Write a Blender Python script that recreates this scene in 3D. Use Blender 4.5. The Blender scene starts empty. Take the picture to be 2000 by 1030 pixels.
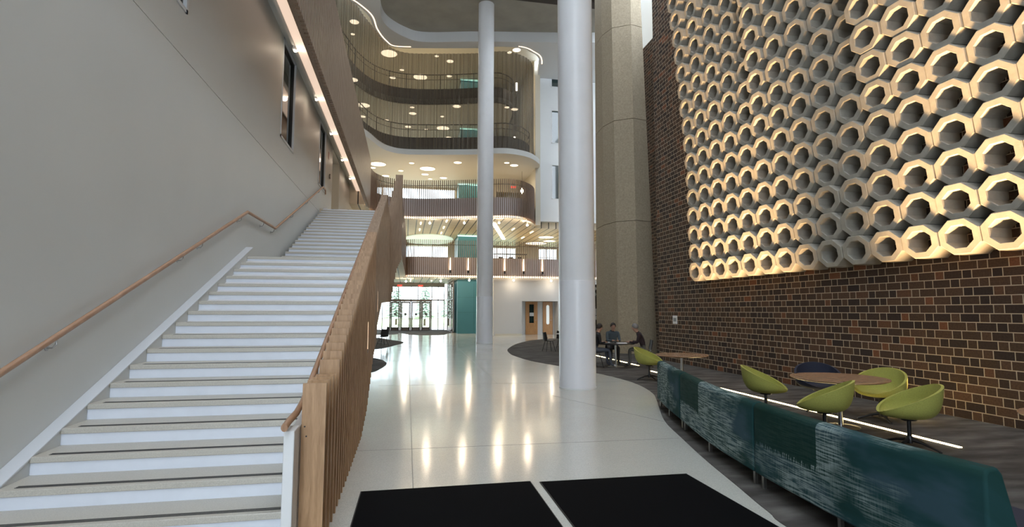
import bpy, bmesh, math, random
from mathutils import Vector, Matrix
random.seed(7)
S = bpy.context.scene
C = S.collection
PI = math.pi

# ------------------------------------------------------------------ camera
H = 1.75
yaw, pit, rol = math.radians(11.0), math.radians(4.96), math.radians(0.1)
Fw = Vector((math.sin(yaw)*math.cos(pit), math.cos(yaw)*math.cos(pit), math.sin(pit)))
R0 = Vector((math.cos(yaw), -math.sin(yaw), 0)); U0 = R0.cross(Fw)
Rr = R0*math.cos(rol) + U0*math.sin(rol); Uu = Rr.cross(Fw)
cd = bpy.data.cameras.new('camera'); cam = bpy.data.objects.new('camera', cd); C.objects.link(cam)
M = Matrix((Rr, Uu, -Fw)).transposed().to_4x4(); M.translation = (0, 0, H)
cam.matrix_world = M
cd.sensor_width = 36; cd.lens = 36*1060/2000; cd.clip_end = 300; cd.clip_start = .05
S.camera = cam

# ------------------------------------------------------------------ materials
def newmat(name):
    m = bpy.data.materials.new(name); m.use_nodes = True
    nt = m.node_tree; b = nt.nodes['Principled BSDF']
    return m, nt, b
def N(nt, t, **k):
    n = nt.nodes.new(t)
    for a, v in k.items(): setattr(n, a, v)
    return n
def ramp(nt, stops, interp='LINEAR'):
    r = N(nt, 'ShaderNodeValToRGB'); r.color_ramp.interpolation = interp
    e = r.color_ramp.elements
    while len(e) < len(stops): e.new(.5)
    for k, (p, c) in enumerate(stops):
        e[k].position = p; e[k].color = (*c, 1) if len(c) == 3 else c
    return r
def coords(nt, kind='Object', scale=(1, 1, 1), rot=(0, 0, 0)):
    tc = N(nt, 'ShaderNodeTexCoord'); mp = N(nt, 'ShaderNodeMapping')
    mp.inputs['Scale'].default_value = scale; mp.inputs['Rotation'].default_value = rot
    nt.links.new(tc.outputs[kind], mp.inputs[0]); return mp
def plain(name, col, rough=.5, metal=0, noise=0, nscale=8, bump=0, bscale=60, spec=.5, coat=0):
    m, nt, b = newmat(name)
    b.inputs['Base Color'].default_value = (*col, 1); b.inputs['Roughness'].default_value = rough
    b.inputs['Metallic'].default_value = metal; b.inputs['Specular IOR Level'].default_value = spec
    if coat: b.inputs['Coat Weight'].default_value = coat
    if noise or bump:
        mp = coords(nt)
    if noise:
        n = N(nt, 'ShaderNodeTexNoise'); n.inputs['Scale'].default_value = nscale; n.inputs['Detail'].default_value = 5
        nt.links.new(mp.outputs[0], n.inputs[0])
        r = ramp(nt, [(.3, tuple(c*(1-noise) for c in col)), (.7, tuple(min(1, c*(1+noise)) for c in col))])
        nt.links.new(n.outputs[0], r.inputs[0]); nt.links.new(r.outputs[0], b.inputs['Base Color'])
    if bump:
        n2 = N(nt, 'ShaderNodeTexNoise'); n2.inputs['Scale'].default_value = bscale; n2.inputs['Detail'].default_value = 3
        nt.links.new(mp.outputs[0], n2.inputs[0])
        bp = N(nt, 'ShaderNodeBump'); bp.inputs['Strength'].default_value = bump; bp.inputs['Distance'].default_value = .02
        nt.links.new(n2.outputs[0], bp.inputs['Height']); nt.links.new(bp.outputs[0], b.inputs['Normal'])
    return m
def glow(name, col, strength):
    m, nt, b = newmat(name)
    b.inputs['Base Color'].default_value = (*col, 1)
    b.inputs['Emission Color'].default_value = (*col, 1); b.inputs['Emission Strength'].default_value = strength
    return m
def wood(name, c1, c2, scale=(14, 14, 1.2), rough=.45):
    m, nt, b = newmat(name); mp = coords(nt, scale=scale)
    n = N(nt, 'ShaderNodeTexNoise'); n.inputs['Scale'].default_value = 2.2; n.inputs['Detail'].default_value = 6; n.inputs['Distortion'].default_value = .8
    nt.links.new(mp.outputs[0], n.inputs[0])
    w = N(nt, 'ShaderNodeTexNoise'); w.inputs['Scale'].default_value = 12; w.inputs['Detail'].default_value = 2
    nt.links.new(mp.outputs[0], w.inputs[0])
    mx = N(nt, 'ShaderNodeMath', operation='ADD'); nt.links.new(n.outputs[0], mx.inputs[0])
    ms = N(nt, 'ShaderNodeMath', operation='MULTIPLY'); ms.inputs[1].default_value = .3
    nt.links.new(w.outputs[0], ms.inputs[0]); nt.links.new(ms.outputs[0], mx.inputs[1])
    r = ramp(nt, [(.45, c1), (.85, c2)]); nt.links.new(mx.outputs[0], r.inputs[0])
    nt.links.new(r.outputs[0], b.inputs['Base Color']); b.inputs['Roughness'].default_value = rough
    return m

MT = {}
MT['plaster'] = plain('plaster', (.60, .61, .59), .5, bump=.03, bscale=220, noise=.02, nscale=.7)
MT['white'] = plain('white paint', (.74, .75, .76), .45)
MT['trim'] = plain('trim paint', (.62, .65, .69), .4)
MT['white_wall'] = plain('white wall paint', (.62, .62, .60), .6)
MT['cream'] = plain('cream ceiling paint', (.66, .62, .52), .6)
MT['column'] = plain('column paint', (.84, .85, .88), .33, noise=.02, nscale=2)
MT['column_base'] = plain('column cladding', (.78, .79, .83), .28)
MT['riser'] = plain('riser paint', (.72, .76, .84), .35, noise=.03, nscale=5)
MT['concrete'] = plain('board marked concrete', (.36, .30, .215), .9, noise=.16, nscale=16, bump=.4, bscale=24)
MT['precast'] = plain('precast concrete', (.34, .315, .27), .8, noise=.10, nscale=7, bump=.15, bscale=45)
MT['grey_ceiling'] = plain('grey acoustic plaster', (.36, .345, .30), .85, noise=.10, nscale=.9)
MT['chrome'] = plain('brushed steel', (.45, .45, .45), .28, 1)
MT['black'] = plain('black plastic', (.012, .012, .014), .4)
MT['dark_metal'] = plain('dark metal', (.03, .03, .032), .4, .5)
MT['groove'] = plain('dark nosing inlay', (.055, .055, .055), .7)
MT['stone'] = plain('terrazzo tread', (.50, .475, .42), .4, noise=.12, nscale=120)
MT['oak'] = wood('oak', (.34, .19, .09), (.52, .32, .17))
MT['oak_dark'] = wood('oak slat', (.15, .095, .065), (.25, .165, .115))
MT['oak_fascia'] = wood('oak fascia', (.25, .17, .12), (.34, .25, .18))
MT['oak_mid'] = wood('oak boards', (.29, .18, .105), (.43, .29, .18))
MT['guard_back'] = plain('mauve grey guard backing', (.64, .56, .54), .5)
MT['rail_wood'] = wood('handrail wood', (.33, .18, .10), (.45, .27, .17), (30, 2, 2), .4)
MT['table_top'] = wood('table oak', (.27, .165, .10), (.34, .21, .13), (2, 14, 14), .25)
MT['door_wood'] = wood('door maple', (.40, .20, .08), (.55, .31, .14), (12, 12, 1), .35)
MT['teal'] = plain('teal panel', (.045, .19, .235), .5, noise=.04, nscale=1)
MT['lime'] = plain('lime wool', (.33, .33, .075), .9, noise=.12, nscale=90, bump=.12, bscale=160)
MT['navy'] = plain('navy wool', (.012, .016, .035), .85)
MT['mat'] = plain('mat pile', (.0016, .0018, .0028), .95, bump=.3, bscale=300, spec=.08)
MT['mat_edge'] = plain('mat rubber', (.004, .004, .004), .6)
MT['joint'] = plain('floor joint', (.22, .22, .21), .5)
MT['bronze'] = plain('bronze aluminium', (.19, .165, .15), .4, .6)
MT['grass'] = plain('lawn', (.50, .56, .32), .9, noise=.3, nscale=3)
MT['paving'] = plain('outdoor paving', (.45, .44, .42), .9, noise=.1, nscale=2)
MT['needles'] = plain('haze-paled needles', (.55, .62, .56), .9, noise=.4, nscale=4)  # needle colour paled to paint in outdoor haze
MT['bark'] = plain('bark', (.12, .08, .06), .9)
MT['paper'] = plain('paper', (.75, .76, .78), .6)
MT['ink'] = plain('grey ink', (.25, .26, .28), .6)
MT['warm'] = glow('warm led', (1, .74, .46), 3.6)
MT['warm_soft'] = glow('warm led diffuser', (1, .72, .47), 2.3)
MT['fascia_led'] = glow('peach led cove', (1, .76, .60), .55)
MT['disc'] = glow('round lamp diffuser', (1, .82, .58), 2.4)
MT['bulb'] = glow('lamp', (1, .86, .66), 22)
MT['linear'] = glow('linear lamp', (1, .86, .58), 5)
MT['cyan_led'] = glow('cool led strip', (.55, 1, .85), 1.3)
MT['floor_led'] = glow('floor led strip', (1, .78, .38), 9)
MT['exit_red'] = glow('exit letters', (1, .05, .03), 2.2)
MT['exit_body'] = plain('exit sign face', (.75, .55, .5), .5)

def mk_floor():
    m, nt, b = newmat('terrazzo'); mp = coords(nt)
    v = N(nt, 'ShaderNodeTexVoronoi'); v.inputs['Scale'].default_value = 130
    nt.links.new(mp.outputs[0], v.inputs[0])
    r = ramp(nt, [(0, (.50, .50, .46)), (.5, (.60, .60, .55)), (1, (.66, .66, .61))]); nt.links.new(v.outputs['Color'], r.inputs[0])
    n = N(nt, 'ShaderNodeTexNoise'); n.inputs['Scale'].default_value = .6; n.inputs['Detail'].default_value = 4
    nt.links.new(mp.outputs[0], n.inputs[0])
    r2 = ramp(nt, [(.3, (.93, .93, .93)), (.7, (1, 1, 1))]); nt.links.new(n.outputs[0], r2.inputs[0])
    mx = N(nt, 'ShaderNodeMix', data_type='RGBA', blend_type='MULTIPLY'); mx.inputs[0].default_value = 1
    nt.links.new(r.outputs[0], mx.inputs[6]); nt.links.new(r2.outputs[0], mx.inputs[7]); nt.links.new(mx.outputs[2], b.inputs['Base Color'])
    b.inputs['Roughness'].default_value = .13; b.inputs['Specular IOR Level'].default_value = .6
    n3 = N(nt, 'ShaderNodeTexNoise'); n3.inputs['Scale'].default_value = 1.3; n3.inputs['Detail'].default_value = 2
    nt.links.new(mp.outputs[0], n3.inputs[0])
    bp = N(nt, 'ShaderNodeBump'); bp.inputs['Strength'].default_value = .05; bp.inputs['Distance'].default_value = .05
    nt.links.new(n3.outputs[0], bp.inputs['Height']); nt.links.new(bp.outputs[0], b.inputs['Normal'])
    return m
MT['terrazzo'] = mk_floor()
def mk_carpet():
    m, nt, b = newmat('carpet tile'); mp = coords(nt, scale=(1, 3.2, 1), rot=(0, 0, .3))
    n = N(nt, 'ShaderNodeTexNoise'); n.inputs['Scale'].default_value = 1.3; n.inputs['Detail'].default_value = 5
    nt.links.new(mp.outputs[0], n.inputs[0])
    r = ramp(nt, [(.35, (.060, .055, .052)), (.55, (.105, .098, .092)), (.72, (.17, .16, .15))]); nt.links.new(n.outputs[0], r.inputs[0])
    n2 = N(nt, 'ShaderNodeTexNoise'); n2.inputs['Scale'].default_value = 300
    tc = coords(nt); nt.links.new(tc.outputs[0], n2.inputs[0])
    bp = N(nt, 'ShaderNodeBump'); bp.inputs['Strength'].default_value = .4; bp.inputs['Distance'].default_value = .01
    nt.links.new(n2.outputs[0], bp.inputs['Height']); nt.links.new(bp.outputs[0], b.inputs['Normal'])
    nt.links.new(r.outputs[0], b.inputs['Base Color']); b.inputs['Roughness'].default_value = .95; b.inputs['Specular IOR Level'].default_value = .1
    return m
MT['carpet'] = mk_carpet()
def mk_brick():
    # course .1425 m, stretcher + header bond built with node maths on wall coordinates (Y, Z)
    m, nt, b = newmat('brick'); L = nt.links
    tc = N(nt, 'ShaderNodeTexCoord'); sp = N(nt, 'ShaderNodeSeparateXYZ'); L.new(tc.outputs['Object'], sp.inputs[0])
    def mth(op, a, bb=None, c=None):
        n = N(nt, 'ShaderNodeMath', operation=op)
        for k, x in enumerate((a, bb, c)):
            if x is None: continue
            if isinstance(x, (int, float)): n.inputs[k].default_value = x
            else: L.new(x, n.inputs[k])
        return n.outputs[0]
    P, CH = .468, .143
    along = mth('ADD', sp.outputs[1], mth('MULTIPLY', sp.outputs[0], 1.0))
    row = mth('FLOOR', mth('DIVIDE', sp.outputs[2], CH)); fz = mth('FRACT', mth('DIVIDE', sp.outputs[2], CH))
    odd = mth('MULTIPLY', mth('FLOORED_MODULO', row, 2.0), P*.5)
    wn0 = N(nt, 'ShaderNodeTexWhiteNoise', noise_dimensions='1D'); L.new(row, wn0.inputs['W'])
    yy = mth('DIVIDE', mth('ADD', mth('ADD', along, odd), mth('MULTIPLY', wn0.outputs['Value'], .05)), P)
    pair = mth('FLOOR', yy); fy = mth('FRACT', yy)
    sel = mth('GREATER_THAN', fy, .665)                       # header part
    d1 = mth('MINIMUM', fy, mth('SUBTRACT', 1.0, fy)); d2 = mth('ABSOLUTE', mth('SUBTRACT', fy, .665))
    dy = mth('MULTIPLY', mth('MINIMUM', d1, d2), P)
    dz = mth('MULTIPLY', mth('MINIMUM', fz, mth('SUBTRACT', 1.0, fz)), CH)
    d = mth('MINIMUM', dy, dz)
    mort = mth('LESS_THAN', d, .0075)
    cv = N(nt, 'ShaderNodeCombineXYZ'); L.new(pair, cv.inputs[0]); L.new(row, cv.inputs[1]); L.new(sel, cv.inputs[2])
    wn = N(nt, 'ShaderNodeTexWhiteNoise', noise_dimensions='3D'); L.new(cv.outputs[0], wn.inputs[0])
    r = ramp(nt, [(0, (.036, .025, .022)), (.3, (.052, .033, .025)), (.6, (.074, .044, .029)), (.93, (.100, .056, .035)), (.985, (.19, .075, .037))])
    L.new(wn.outputs['Value'], r.inputs[0])
    n = N(nt, 'ShaderNodeTexNoise'); n.inputs['Scale'].default_value = 35; n.inputs['Detail'].default_value = 4; L.new(tc.outputs['Object'], n.inputs[0])
    rr = ramp(nt, [(.3, (.75, .75, .75)), (.7, (1.15, 1.15, 1.15))]); L.new(n.outputs[0], rr.inputs[0])
    mu = N(nt, 'ShaderNodeMix', data_type='RGBA', blend_type='MULTIPLY'); mu.inputs[0].default_value = 1
    L.new(r.outputs[0], mu.inputs[6]); L.new(rr.outputs[0], mu.inputs[7])
    mx = N(nt, 'ShaderNodeMix', data_type='RGBA'); L.new(mort, mx.inputs[0]); L.new(mu.outputs[2], mx.inputs[6]); mx.inputs[7].default_value = (.46, .37, .27, 1)
    L.new(mx.outputs[2], b.inputs['Base Color']); b.inputs['Roughness'].default_value = .75; b.inputs['Specular IOR Level'].default_value = .25
    bp = N(nt, 'ShaderNodeBump'); bp.inputs['Strength'].default_value = .5; bp.inputs['Distance'].default_value = .008
    L.new(mth('MINIMUM', d, .012), bp.inputs['Height']); bp.inputs['Distance'].default_value = .6
    L.new(bp.outputs[0], b.inputs['Normal'])
    return m
MT['brick'] = mk_brick()
def mk_sofa(name='sofa weave', bias=0.0, c0=.40, lo=.42):
    m, nt, b = newmat(name); L = nt.links
    uv = N(nt, 'ShaderNodeTexCoord')
    def noise(sc, scale, det=4, off=(0, 0, 0)):
        sc = (sc[0]*2.2, sc[1], sc[2]); mp = N(nt, 'ShaderNodeMapping'); mp.inputs['Scale'].default_value = sc; mp.inputs['Location'].default_value = off
        L.new(uv.outputs['UV'], mp.inputs[0])
        n = N(nt, 'ShaderNodeTexNoise'); n.inputs['Scale'].default_value = scale; n.inputs['Detail'].default_value = det
        L.new(mp.outputs[0], n.inputs[0]); return n.outputs[0]
    sp = N(nt, 'ShaderNodeSeparateXYZ'); L.new(uv.outputs['UV'], sp.inputs[0])
    def mth(op, a, bb=None):
        n = N(nt, 'ShaderNodeMath', operation=op)
        for k, x in enumerate((a, bb)):
            if x is None: continue
            if isinstance(x, (int, float)): n.inputs[k].default_value = x
            else: L.new(x, n.inputs[k])
        return n.outputs[0]
    base = ramp(nt, [(.38, (.011, .043, .038)), (.5, (.016, .055, .060)), (.62, (.038, .078, .100))]); L.new(noise((.9, 2.2, 1), 1.3), base.inputs[0])
    lines = ramp(nt, [(.46, (0, 0, 0)), (.54, (1, 1, 1))]); L.new(noise((1.4, 22, 1), 3.0, 6), lines.inputs[0])
    fine = ramp(nt, [(.42, (0, 0, 0)), (.60, (1, 1, 1))]); L.new(noise((50, 5, 1), 1.5, 3), fine.inputs[0])
    # repeating blocks of the printed pattern, 1.55 m along
    fu = mth('FRACT', sp.outputs[0])
    big = noise((1.1, 1.6, 1), 1.7, 3, (3.1, .4, 0))
    patch = ramp(nt, [(.44, (0, 0, 0)), (.56, (1, 1, 1))])
    hb = mth('SUBTRACT', 1.0, mth('ABSOLUTE', mth('SUBTRACT', mth('MULTIPLY', fu, 2.0), .75)))
    L.new(mth('ADD', mth('ADD', mth('MULTIPLY', hb, .30), bias), mth('MULTIPLY', big, .62)), patch.inputs[0])
    dark = mth('MULTIPLY', mth('LESS_THAN', fu, c0), mth('GREATER_THAN', sp.outputs[1], mth('ADD', lo, mth('MULTIPLY', fine.outputs[0], .05))))
    msk = mth('MULTIPLY', mth('MULTIPLY', patch.outputs[0], mth('SUBTRACT', 1.0, mth('MULTIPLY', dark, .95))), mth('ADD', mth('MULTIPLY', lines.outputs[0], .75), mth('MULTIPLY', fine.outputs[0], .25)))
    mx = N(nt, 'ShaderNodeMix', data_type='RGBA'); L.new(msk, mx.inputs[0])
    mdk = N(nt, 'ShaderNodeMix', data_type='RGBA'); L.new(mth('MULTIPLY', dark, .85), mdk.inputs[0]); L.new(base.outputs[0], mdk.inputs[6]); mdk.inputs[7].default_value = (.004, .030, .022, 1)
    L.new(mdk.outputs[2], mx.inputs[6]); mx.inputs[7].default_value = (.26, .33, .325, 1)
    L.new(mx.outputs[2], b.inputs['Base Color']); b.inputs['Roughness'].default_value = .85
    b.inputs['Specular IOR Level'].default_value = .15
    return m
MT['sofa'] = mk_sofa(); MT['sofa_a'] = mk_sofa('sofa weave a', .05, 0, 1); MT['sofa_b'] = mk_sofa('sofa weave b', .14, .39, .40); MT['sofa_c'] = mk_sofa('sofa weave c', .03, .42, .42)
def mk_planks():
    m, nt, b = newmat('cream ceiling planks'); L = nt.links
    mp = coords(nt, scale=(1, 1, 1), rot=(0, 0, 0))
    sp = N(nt, 'ShaderNodeSeparateXYZ'); L.new(mp.outputs[0], sp.inputs[0])
    def mth(op, a, bb=None):
        n = N(nt, 'ShaderNodeMath', operation=op)
        for k, x in enumerate((a, bb)):
            if x is None: continue
            if isinstance(x, (int, float)): n.inputs[k].default_value = x
            else: L.new(x, n.inputs[k])
        return n.outputs[0]
    f = mth('FRACT', mth('DIVIDE', sp.outputs[0], .545))
    g = mth('LESS_THAN', f, .12)
    n = N(nt, 'ShaderNodeTexNoise'); n.inputs['Scale'].default_value = 2; n.inputs['Detail'].default_value = 4; L.new(mp.outputs[0], n.inputs[0])
    r = ramp(nt, [(.3, (.62, .53, .39)), (.7, (.72, .63, .48))]); L.new(n.outputs[0], r.inputs[0])
    mx = N(nt, 'ShaderNodeMix', data_type='RGBA'); L.new(g, mx.inputs[0]); L.new(r.outputs[0], mx.inputs[6]); mx.inputs[7].default_value = (.012, .011, .01, 1)
    L.new(mx.outputs[2], b.inputs['Base Color']); b.inputs['Roughness'].default_value = .45
    return m
MT['planks'] = mk_planks()
def mk_mesh_curtain():
    m, nt, b = newmat('bronze chain mesh'); L = nt.links
    out = nt.nodes['Material Output']
    uv = N(nt, 'ShaderNodeTexCoord'); sp = N(nt, 'ShaderNodeSeparateXYZ'); L.new(uv.outputs['UV'], sp.inputs[0])
    w = N(nt, 'ShaderNodeTexNoise'); w.noise_dimensions = '1D'; w.inputs['Scale'].default_value = 13; w.inputs['Detail'].default_value = 5; L.new(sp.outputs[0], w.inputs['W'])
    r = ramp(nt, [(.32, (.62,)*3), (.68, (.82,)*3)]); L.new(w.outputs[0], r.inputs[0])
    t = N(nt, 'ShaderNodeBsdfTransparent'); t.inputs[0].default_value = (1, 1, 1, 1)
    mx = N(nt, 'ShaderNodeMixShader'); L.new(r.outputs[0], mx.inputs[0]); L.new(t.outputs[0], mx.inputs[1]); L.new(b.outputs[0], mx.inputs[2])
    b.inputs['Base Color'].default_value = (.095, .075, .052, 1); b.inputs['Roughness'].default_value = .5; b.inputs['Metallic'].default_value = .3
    L.new(mx.outputs[0], out.inputs[0]); return m
MT['curtain'] = mk_mesh_curtain()
def mk_glass(name, tint, rough=0.0, alpha=.0):
    m, nt, b = newmat(name); L = nt.links; out = nt.nodes['Material Output']
    t = N(nt, 'ShaderNodeBsdfTransparent'); t.inputs[0].default_value = (*tint, 1)
    g = N(nt, 'ShaderNodeBsdfGlossy'); g.inputs['Roughness'].default_value = rough
    f = N(nt, 'ShaderNodeFresnel'); f.inputs[0].default_value = 1.5
    mx = N(nt, 'ShaderNodeMixShader'); L.new(f.outputs[0], mx.inputs[0]); L.new(t.outputs[0], mx.inputs[1]); L.new(g.outputs[0], mx.inputs[2])
    L.new(mx.outputs[0], out.inputs[0]); return m
MT['glass'] = mk_glass('clear glass', (.93, .96, .95))
MT['dark_glass'] = plain('tinted window glass', (.012, .028, .026), .04, 0, spec=1.0)

# ------------------------------------------------------------------ builders
class MB:
    def __init__(s): s.v = []; s.f = []; s.m = []; s.uv = {}
    def add(s, vs, fs, mi=0):
        o = len(s.v); s.v += [tuple(v) for v in vs]; s.f += [tuple(i+o for i in f) for f in fs]; s.m += [mi]*len(fs); return s
    def box(s, x0, x1, y0, y1, z0, z1, mi=0):
        return s.add([(x0, y0, z0), (x1, y0, z0), (x1, y1, z0), (x0, y1, z0), (x0, y0, z1), (x1, y0, z1), (x1, y1, z1), (x0, y1, z1)],
              [(3, 2, 1, 0), (4, 5, 6, 7), (0, 1, 5, 4), (1, 2, 6, 5), (2, 3, 7, 6), (3, 0, 4, 7)], mi)
    def prism(s, poly, z0, z1, mi=0, poly2=None):
        n = len(poly); p2 = poly2 or poly
        a = sum(poly[i][0]*poly[(i+1) % n][1]-poly[(i+1) % n][0]*poly[i][1] for i in range(n))
        if a < 0: poly = poly[::-1]; p2 = p2[::-1]
        vs = [(x, y, z0) for x, y in poly]+[(x, y, z1) for x, y in p2]
        fs = [tuple(range(n))[::-1], tuple(range(n, 2*n))]+[(i, (i+1) % n, n+(i+1) % n, n+i) for i in range(n)]
        return s.add(vs, fs, mi)
    def yzprism(s, poly, x0, x1, mi=0):      # polygon in (y,z) extruded in x
        n = len(poly); vs = [(x0, y, z) for y, z in poly]+[(x1, y, z) for y, z in poly]
        fs = [tuple(range(n)), tuple(range(n, 2*n))[::-1]]+[(i, n+i, n+(i+1) % n, (i+1) % n) for i in range(n)]
        return s.add(vs, fs, mi)
    def lathe(s, prof, c=(0, 0), n=32, mi=0, cap=True):
        vs = []; fs = []
        for r, z in prof:
            for k in range(n):
                a = 2*PI*k/n; vs.append((c[0]+r*math.cos(a), c[1]+r*math.sin(a), z))
        for j in range(len(prof)-1):
            for k in range(n):
                k2 = (k+1) % n; fs.append((j*n+k, j*n+k2, (j+1)*n+k2, (j+1)*n+k))
        if cap: fs.append(tuple(range(n))[::-1]); fs.append(tuple((len(prof)-1)*n+k for k in range(n)))
        return s.add(vs, fs, mi)
    def tube(s, pts, r, n=10, mi=0, flat=1.0):
        pts = [Vector(p) for p in pts]; rs = r if isinstance(r, (list, tuple)) else [r]*len(pts)
        vs = []; fs = []
        for i, p in enumerate(pts):
            t = (pts[min(i+1, len(pts)-1)]-pts[max(i-1, 0)]).normalized()
            up = Vector((0, 0, 1)) if abs(t.z) < .95 else Vector((0, 1, 0))
            a = t.cross(up).normalized(); bb = a.cross(t).normalized()
            for k in range(n):
                an = 2*PI*k/n; vs.append(p+a*math.cos(an)*rs[i]+bb*math.sin(an)*rs[i]*flat)
        for j in range(len(pts)-1):
            for k in range(n): fs.append((j*n+k, j*n+(k+1) % n, (j+1)*n+(k+1) % n, (j+1)*n+k))
        fs.append(tuple(range(n))[::-1]); fs.append(tuple((len(pts)-1)*n+k for k in range(n)))
        return s.add(vs, fs, mi)
    def build(s, name, mat, parent=None, smooth=False, loc=None):
        me = bpy.data.meshes.new(name); me.from_pydata(s.v, [], s.f)
        mats = mat if isinstance(mat, (list, tuple)) else [mat]
        for x in mats: me.materials.append(x)
        me.polygons.foreach_set('material_index', s.m)
        if smooth:
            me.polygons.foreach_set('use_smooth', [True]*len(me.polygons))
            try: me.set_sharp_from_angle(angle=math.radians(35))
            except Exception: pass
        me.update()
        o = bpy.data.objects.new(name, me); C.objects.link(o)
        if parent:
            o.parent = parent
        if loc: o.location = loc
        return o
def weld_normals(o):
    bm = bmesh.new(); bm.from_mesh(o.data); bmesh.ops.recalc_face_normals(bm, faces=bm.faces); bm.to_mesh(o.data); bm.free()
def bevel(o, w=.01, seg=2):
    m = o.modifiers.new('bevel', 'BEVEL'); m.width = w; m.segments = seg; m.limit_method = 'ANGLE'; return o
def tag(o, label=None, cat=None, group=None, kind=None):
    if label: o['label'] = label
    if cat: o['category'] = cat
    if group: o['group'] = group
    if kind: o['kind'] = kind
    return o
def thing(name, label, cat, loc=(0, 0, 0), rz=0, group=None):
    o = bpy.data.objects.new(name, None); C.objects.link(o); o.location = loc; o.rotation_euler = (0, 0, rz)
    o.empty_display_size = .1
    return tag(o, label, cat, group)
def struct(name, mb, mat, label, cat, smooth=False):
    o = mb.build(name, mat, smooth=smooth); tag(o, label, cat, kind='structure'); return o
def copy_tree(o, parent=None):
    c = o.copy(); C.objects.link(c); c.parent = parent
    for ch in list(o.children): copy_tree(ch, c)
    return c
def local(o_parent, o):   # keep mesh in world coords while the parent sits elsewhere
    o.matrix_parent_inverse = Matrix.Translation(-Vector(o_parent.location))
    return o
def smoothcurve(pts, n=8):
    P = [Vector((*p, 0)) if len(p) == 2 else Vector(p) for p in pts]; out = []
    for i in range(len(P)-1):
        p0 = P[max(i-1, 0)]; p1 = P[i]; p2 = P[i+1]; p3 = P[min(i+2, len(P)-1)]
        for k in range(n):
            t = k/n
            out.append(.5*((2*p1)+(-p0+p2)*t+(2*p0-5*p1+4*p2-p3)*t*t+(-p0+3*p1-3*p2+p3)*t**3))
    out.append(P[-1]); return [(p.x, p.y) for p in out]
def arclen(c):
    L = [0]
    for a, b in zip(c, c[1:]): L.append(L[-1]+math.hypot(b[0]-a[0], b[1]-a[1]))
    return L
def along(c, d):
    L = arclen(c)
    for i in range(len(c)-1):
        if L[i+1] >= d or i == len(c)-2:
            t = (d-L[i])/max(1e-6, L[i+1]-L[i]); x = c[i][0]+(c[i+1][0]-c[i][0])*t; y = c[i][1]+(c[i+1][1]-c[i][1])*t
            return x, y, math.atan2(c[i+1][1]-c[i][1], c[i+1][0]-c[i][0])
def offset(c, d):     # offset polyline to its left by d
    out = []
    for i in range(len(c)):
        a = c[max(i-1, 0)]; b = c[min(i+1, len(c)-1)]
        dx, dy = b[0]-a[0], b[1]-a[1]; l = math.hypot(dx, dy) or 1
        out.append((c[i][0]-dy/l*d, c[i][1]+dx/l*d))
    return out
def wallstrip(mb, c, z0, z1, th, mi=0):   # curved wall with thickness
    o = offset(c, th); n = len(c)
    for i in range(n-1):
        mb.prism([c[i], c[i+1], o[i+1], o[i]], z0, z1, mi)
    return mb

# ------------------------------------------------------------------ ground and floor
FX0, FX1, FY0, FY1 = -9.0, 16.0, -7.0, 50.0
struct('floor', MB().box(FX0, FX1, FY0, FY1, -.3, 0), MT['terrazzo'], 'pale polished terrazzo floor running through the whole atrium', 'floor')
tag(MB().box(-60, 60, 50, 130, -.45, -.06).build('lawn', MT['grass']), 'sunlit lawn outside beyond the entrance doors', 'lawn', kind='structure')
tag(MB().box(-12, 12, 50.02, 58, -.3, -.02).build('paving', MT['paving']), 'pale paved path outside the entrance doors', 'paving', kind='structure')

cr = smoothcurve([(9.0, 33.2), (7.38, 31.58), (5.79, 28.33), (4.6, 24.6), (4.22, 22.2), (4.16, 20.6), (4.34, 18.56), (4.74, 17.05), (5.26, 14.9), (5.46, 13.4), (5.44, 12.2),
      (5.2, 11.0), (4.87, 10.12), (4.47, 9.18), (4.05, 8.12), (3.74, 6.98), (3.49, 5.99), (3.29, 5.08), (3.14, 4.4), (3.05, 3.7), (3.0, 0), (3.0, -7)], 6)
poly = cr+[(10.9, -7), (10.9, 33.2)]
def flat_poly(name, pts, z0, z1, mat, label, cat, kind='structure'):
    bm = bmesh.new(); vs = [bm.verts.new((x, y, z1)) for x, y in pts]; f = bm.faces.new(vs)
    if f.normal.z < 0: f.normal_flip()
    bm.normal_update()
    r = bmesh.ops.extrude_face_region(bm, geom=[f]); top = [g for g in r['geom'] if isinstance(g, bmesh.types.BMVert)]
    bmesh.ops.translate(bm, verts=top, vec=(0, 0, z0-z1)); bmesh.ops.triangulate(bm, faces=bm.faces)
    bmesh.ops.recalc_face_normals(bm, faces=bm.faces)
    me = bpy.data.meshes.new(name); bm.to_mesh(me); bm.free(); me.materials.append(mat)
    o = bpy.data.objects.new(name, me); C.objects.link(o); return tag(o, label, cat, kind=kind)
flat_poly('carpet', poly, -.01, .006, MT['carpet'], 'dark grey carpet with a curving edge along the brick wall', 'carpet')
isl = smoothcurve([(-1.7, 36), (-.95, 33.6), (-.1, 30.7), (-.55, 27.9), (-1.2, 25.6), (-2.6, 24.2), (-4, 27), (-3.5, 34), (-1.7, 36)], 8)[:-1]
flat_poly('carpet_island', isl, -.01, .006, MT['carpet'], 'pointed dark carpet inset under the black cafe chairs left of the doors', 'carpet')
isl = smoothcurve([(-1.5, 21.3), (-.95, 20.4), (-.66, 19.2), (-.6, 18.2), (-.72, 17.0), (-1.0, 15.9), (-2.0, 15.4), (-2.6, 18.5), (-1.5, 21.3)], 8)[:-1]
flat_poly('carpet_island', isl, -.01, .006, MT['carpet'], 'small rounded dark carpet inset beside the foot of the slatted screen', 'carpet')
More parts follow.
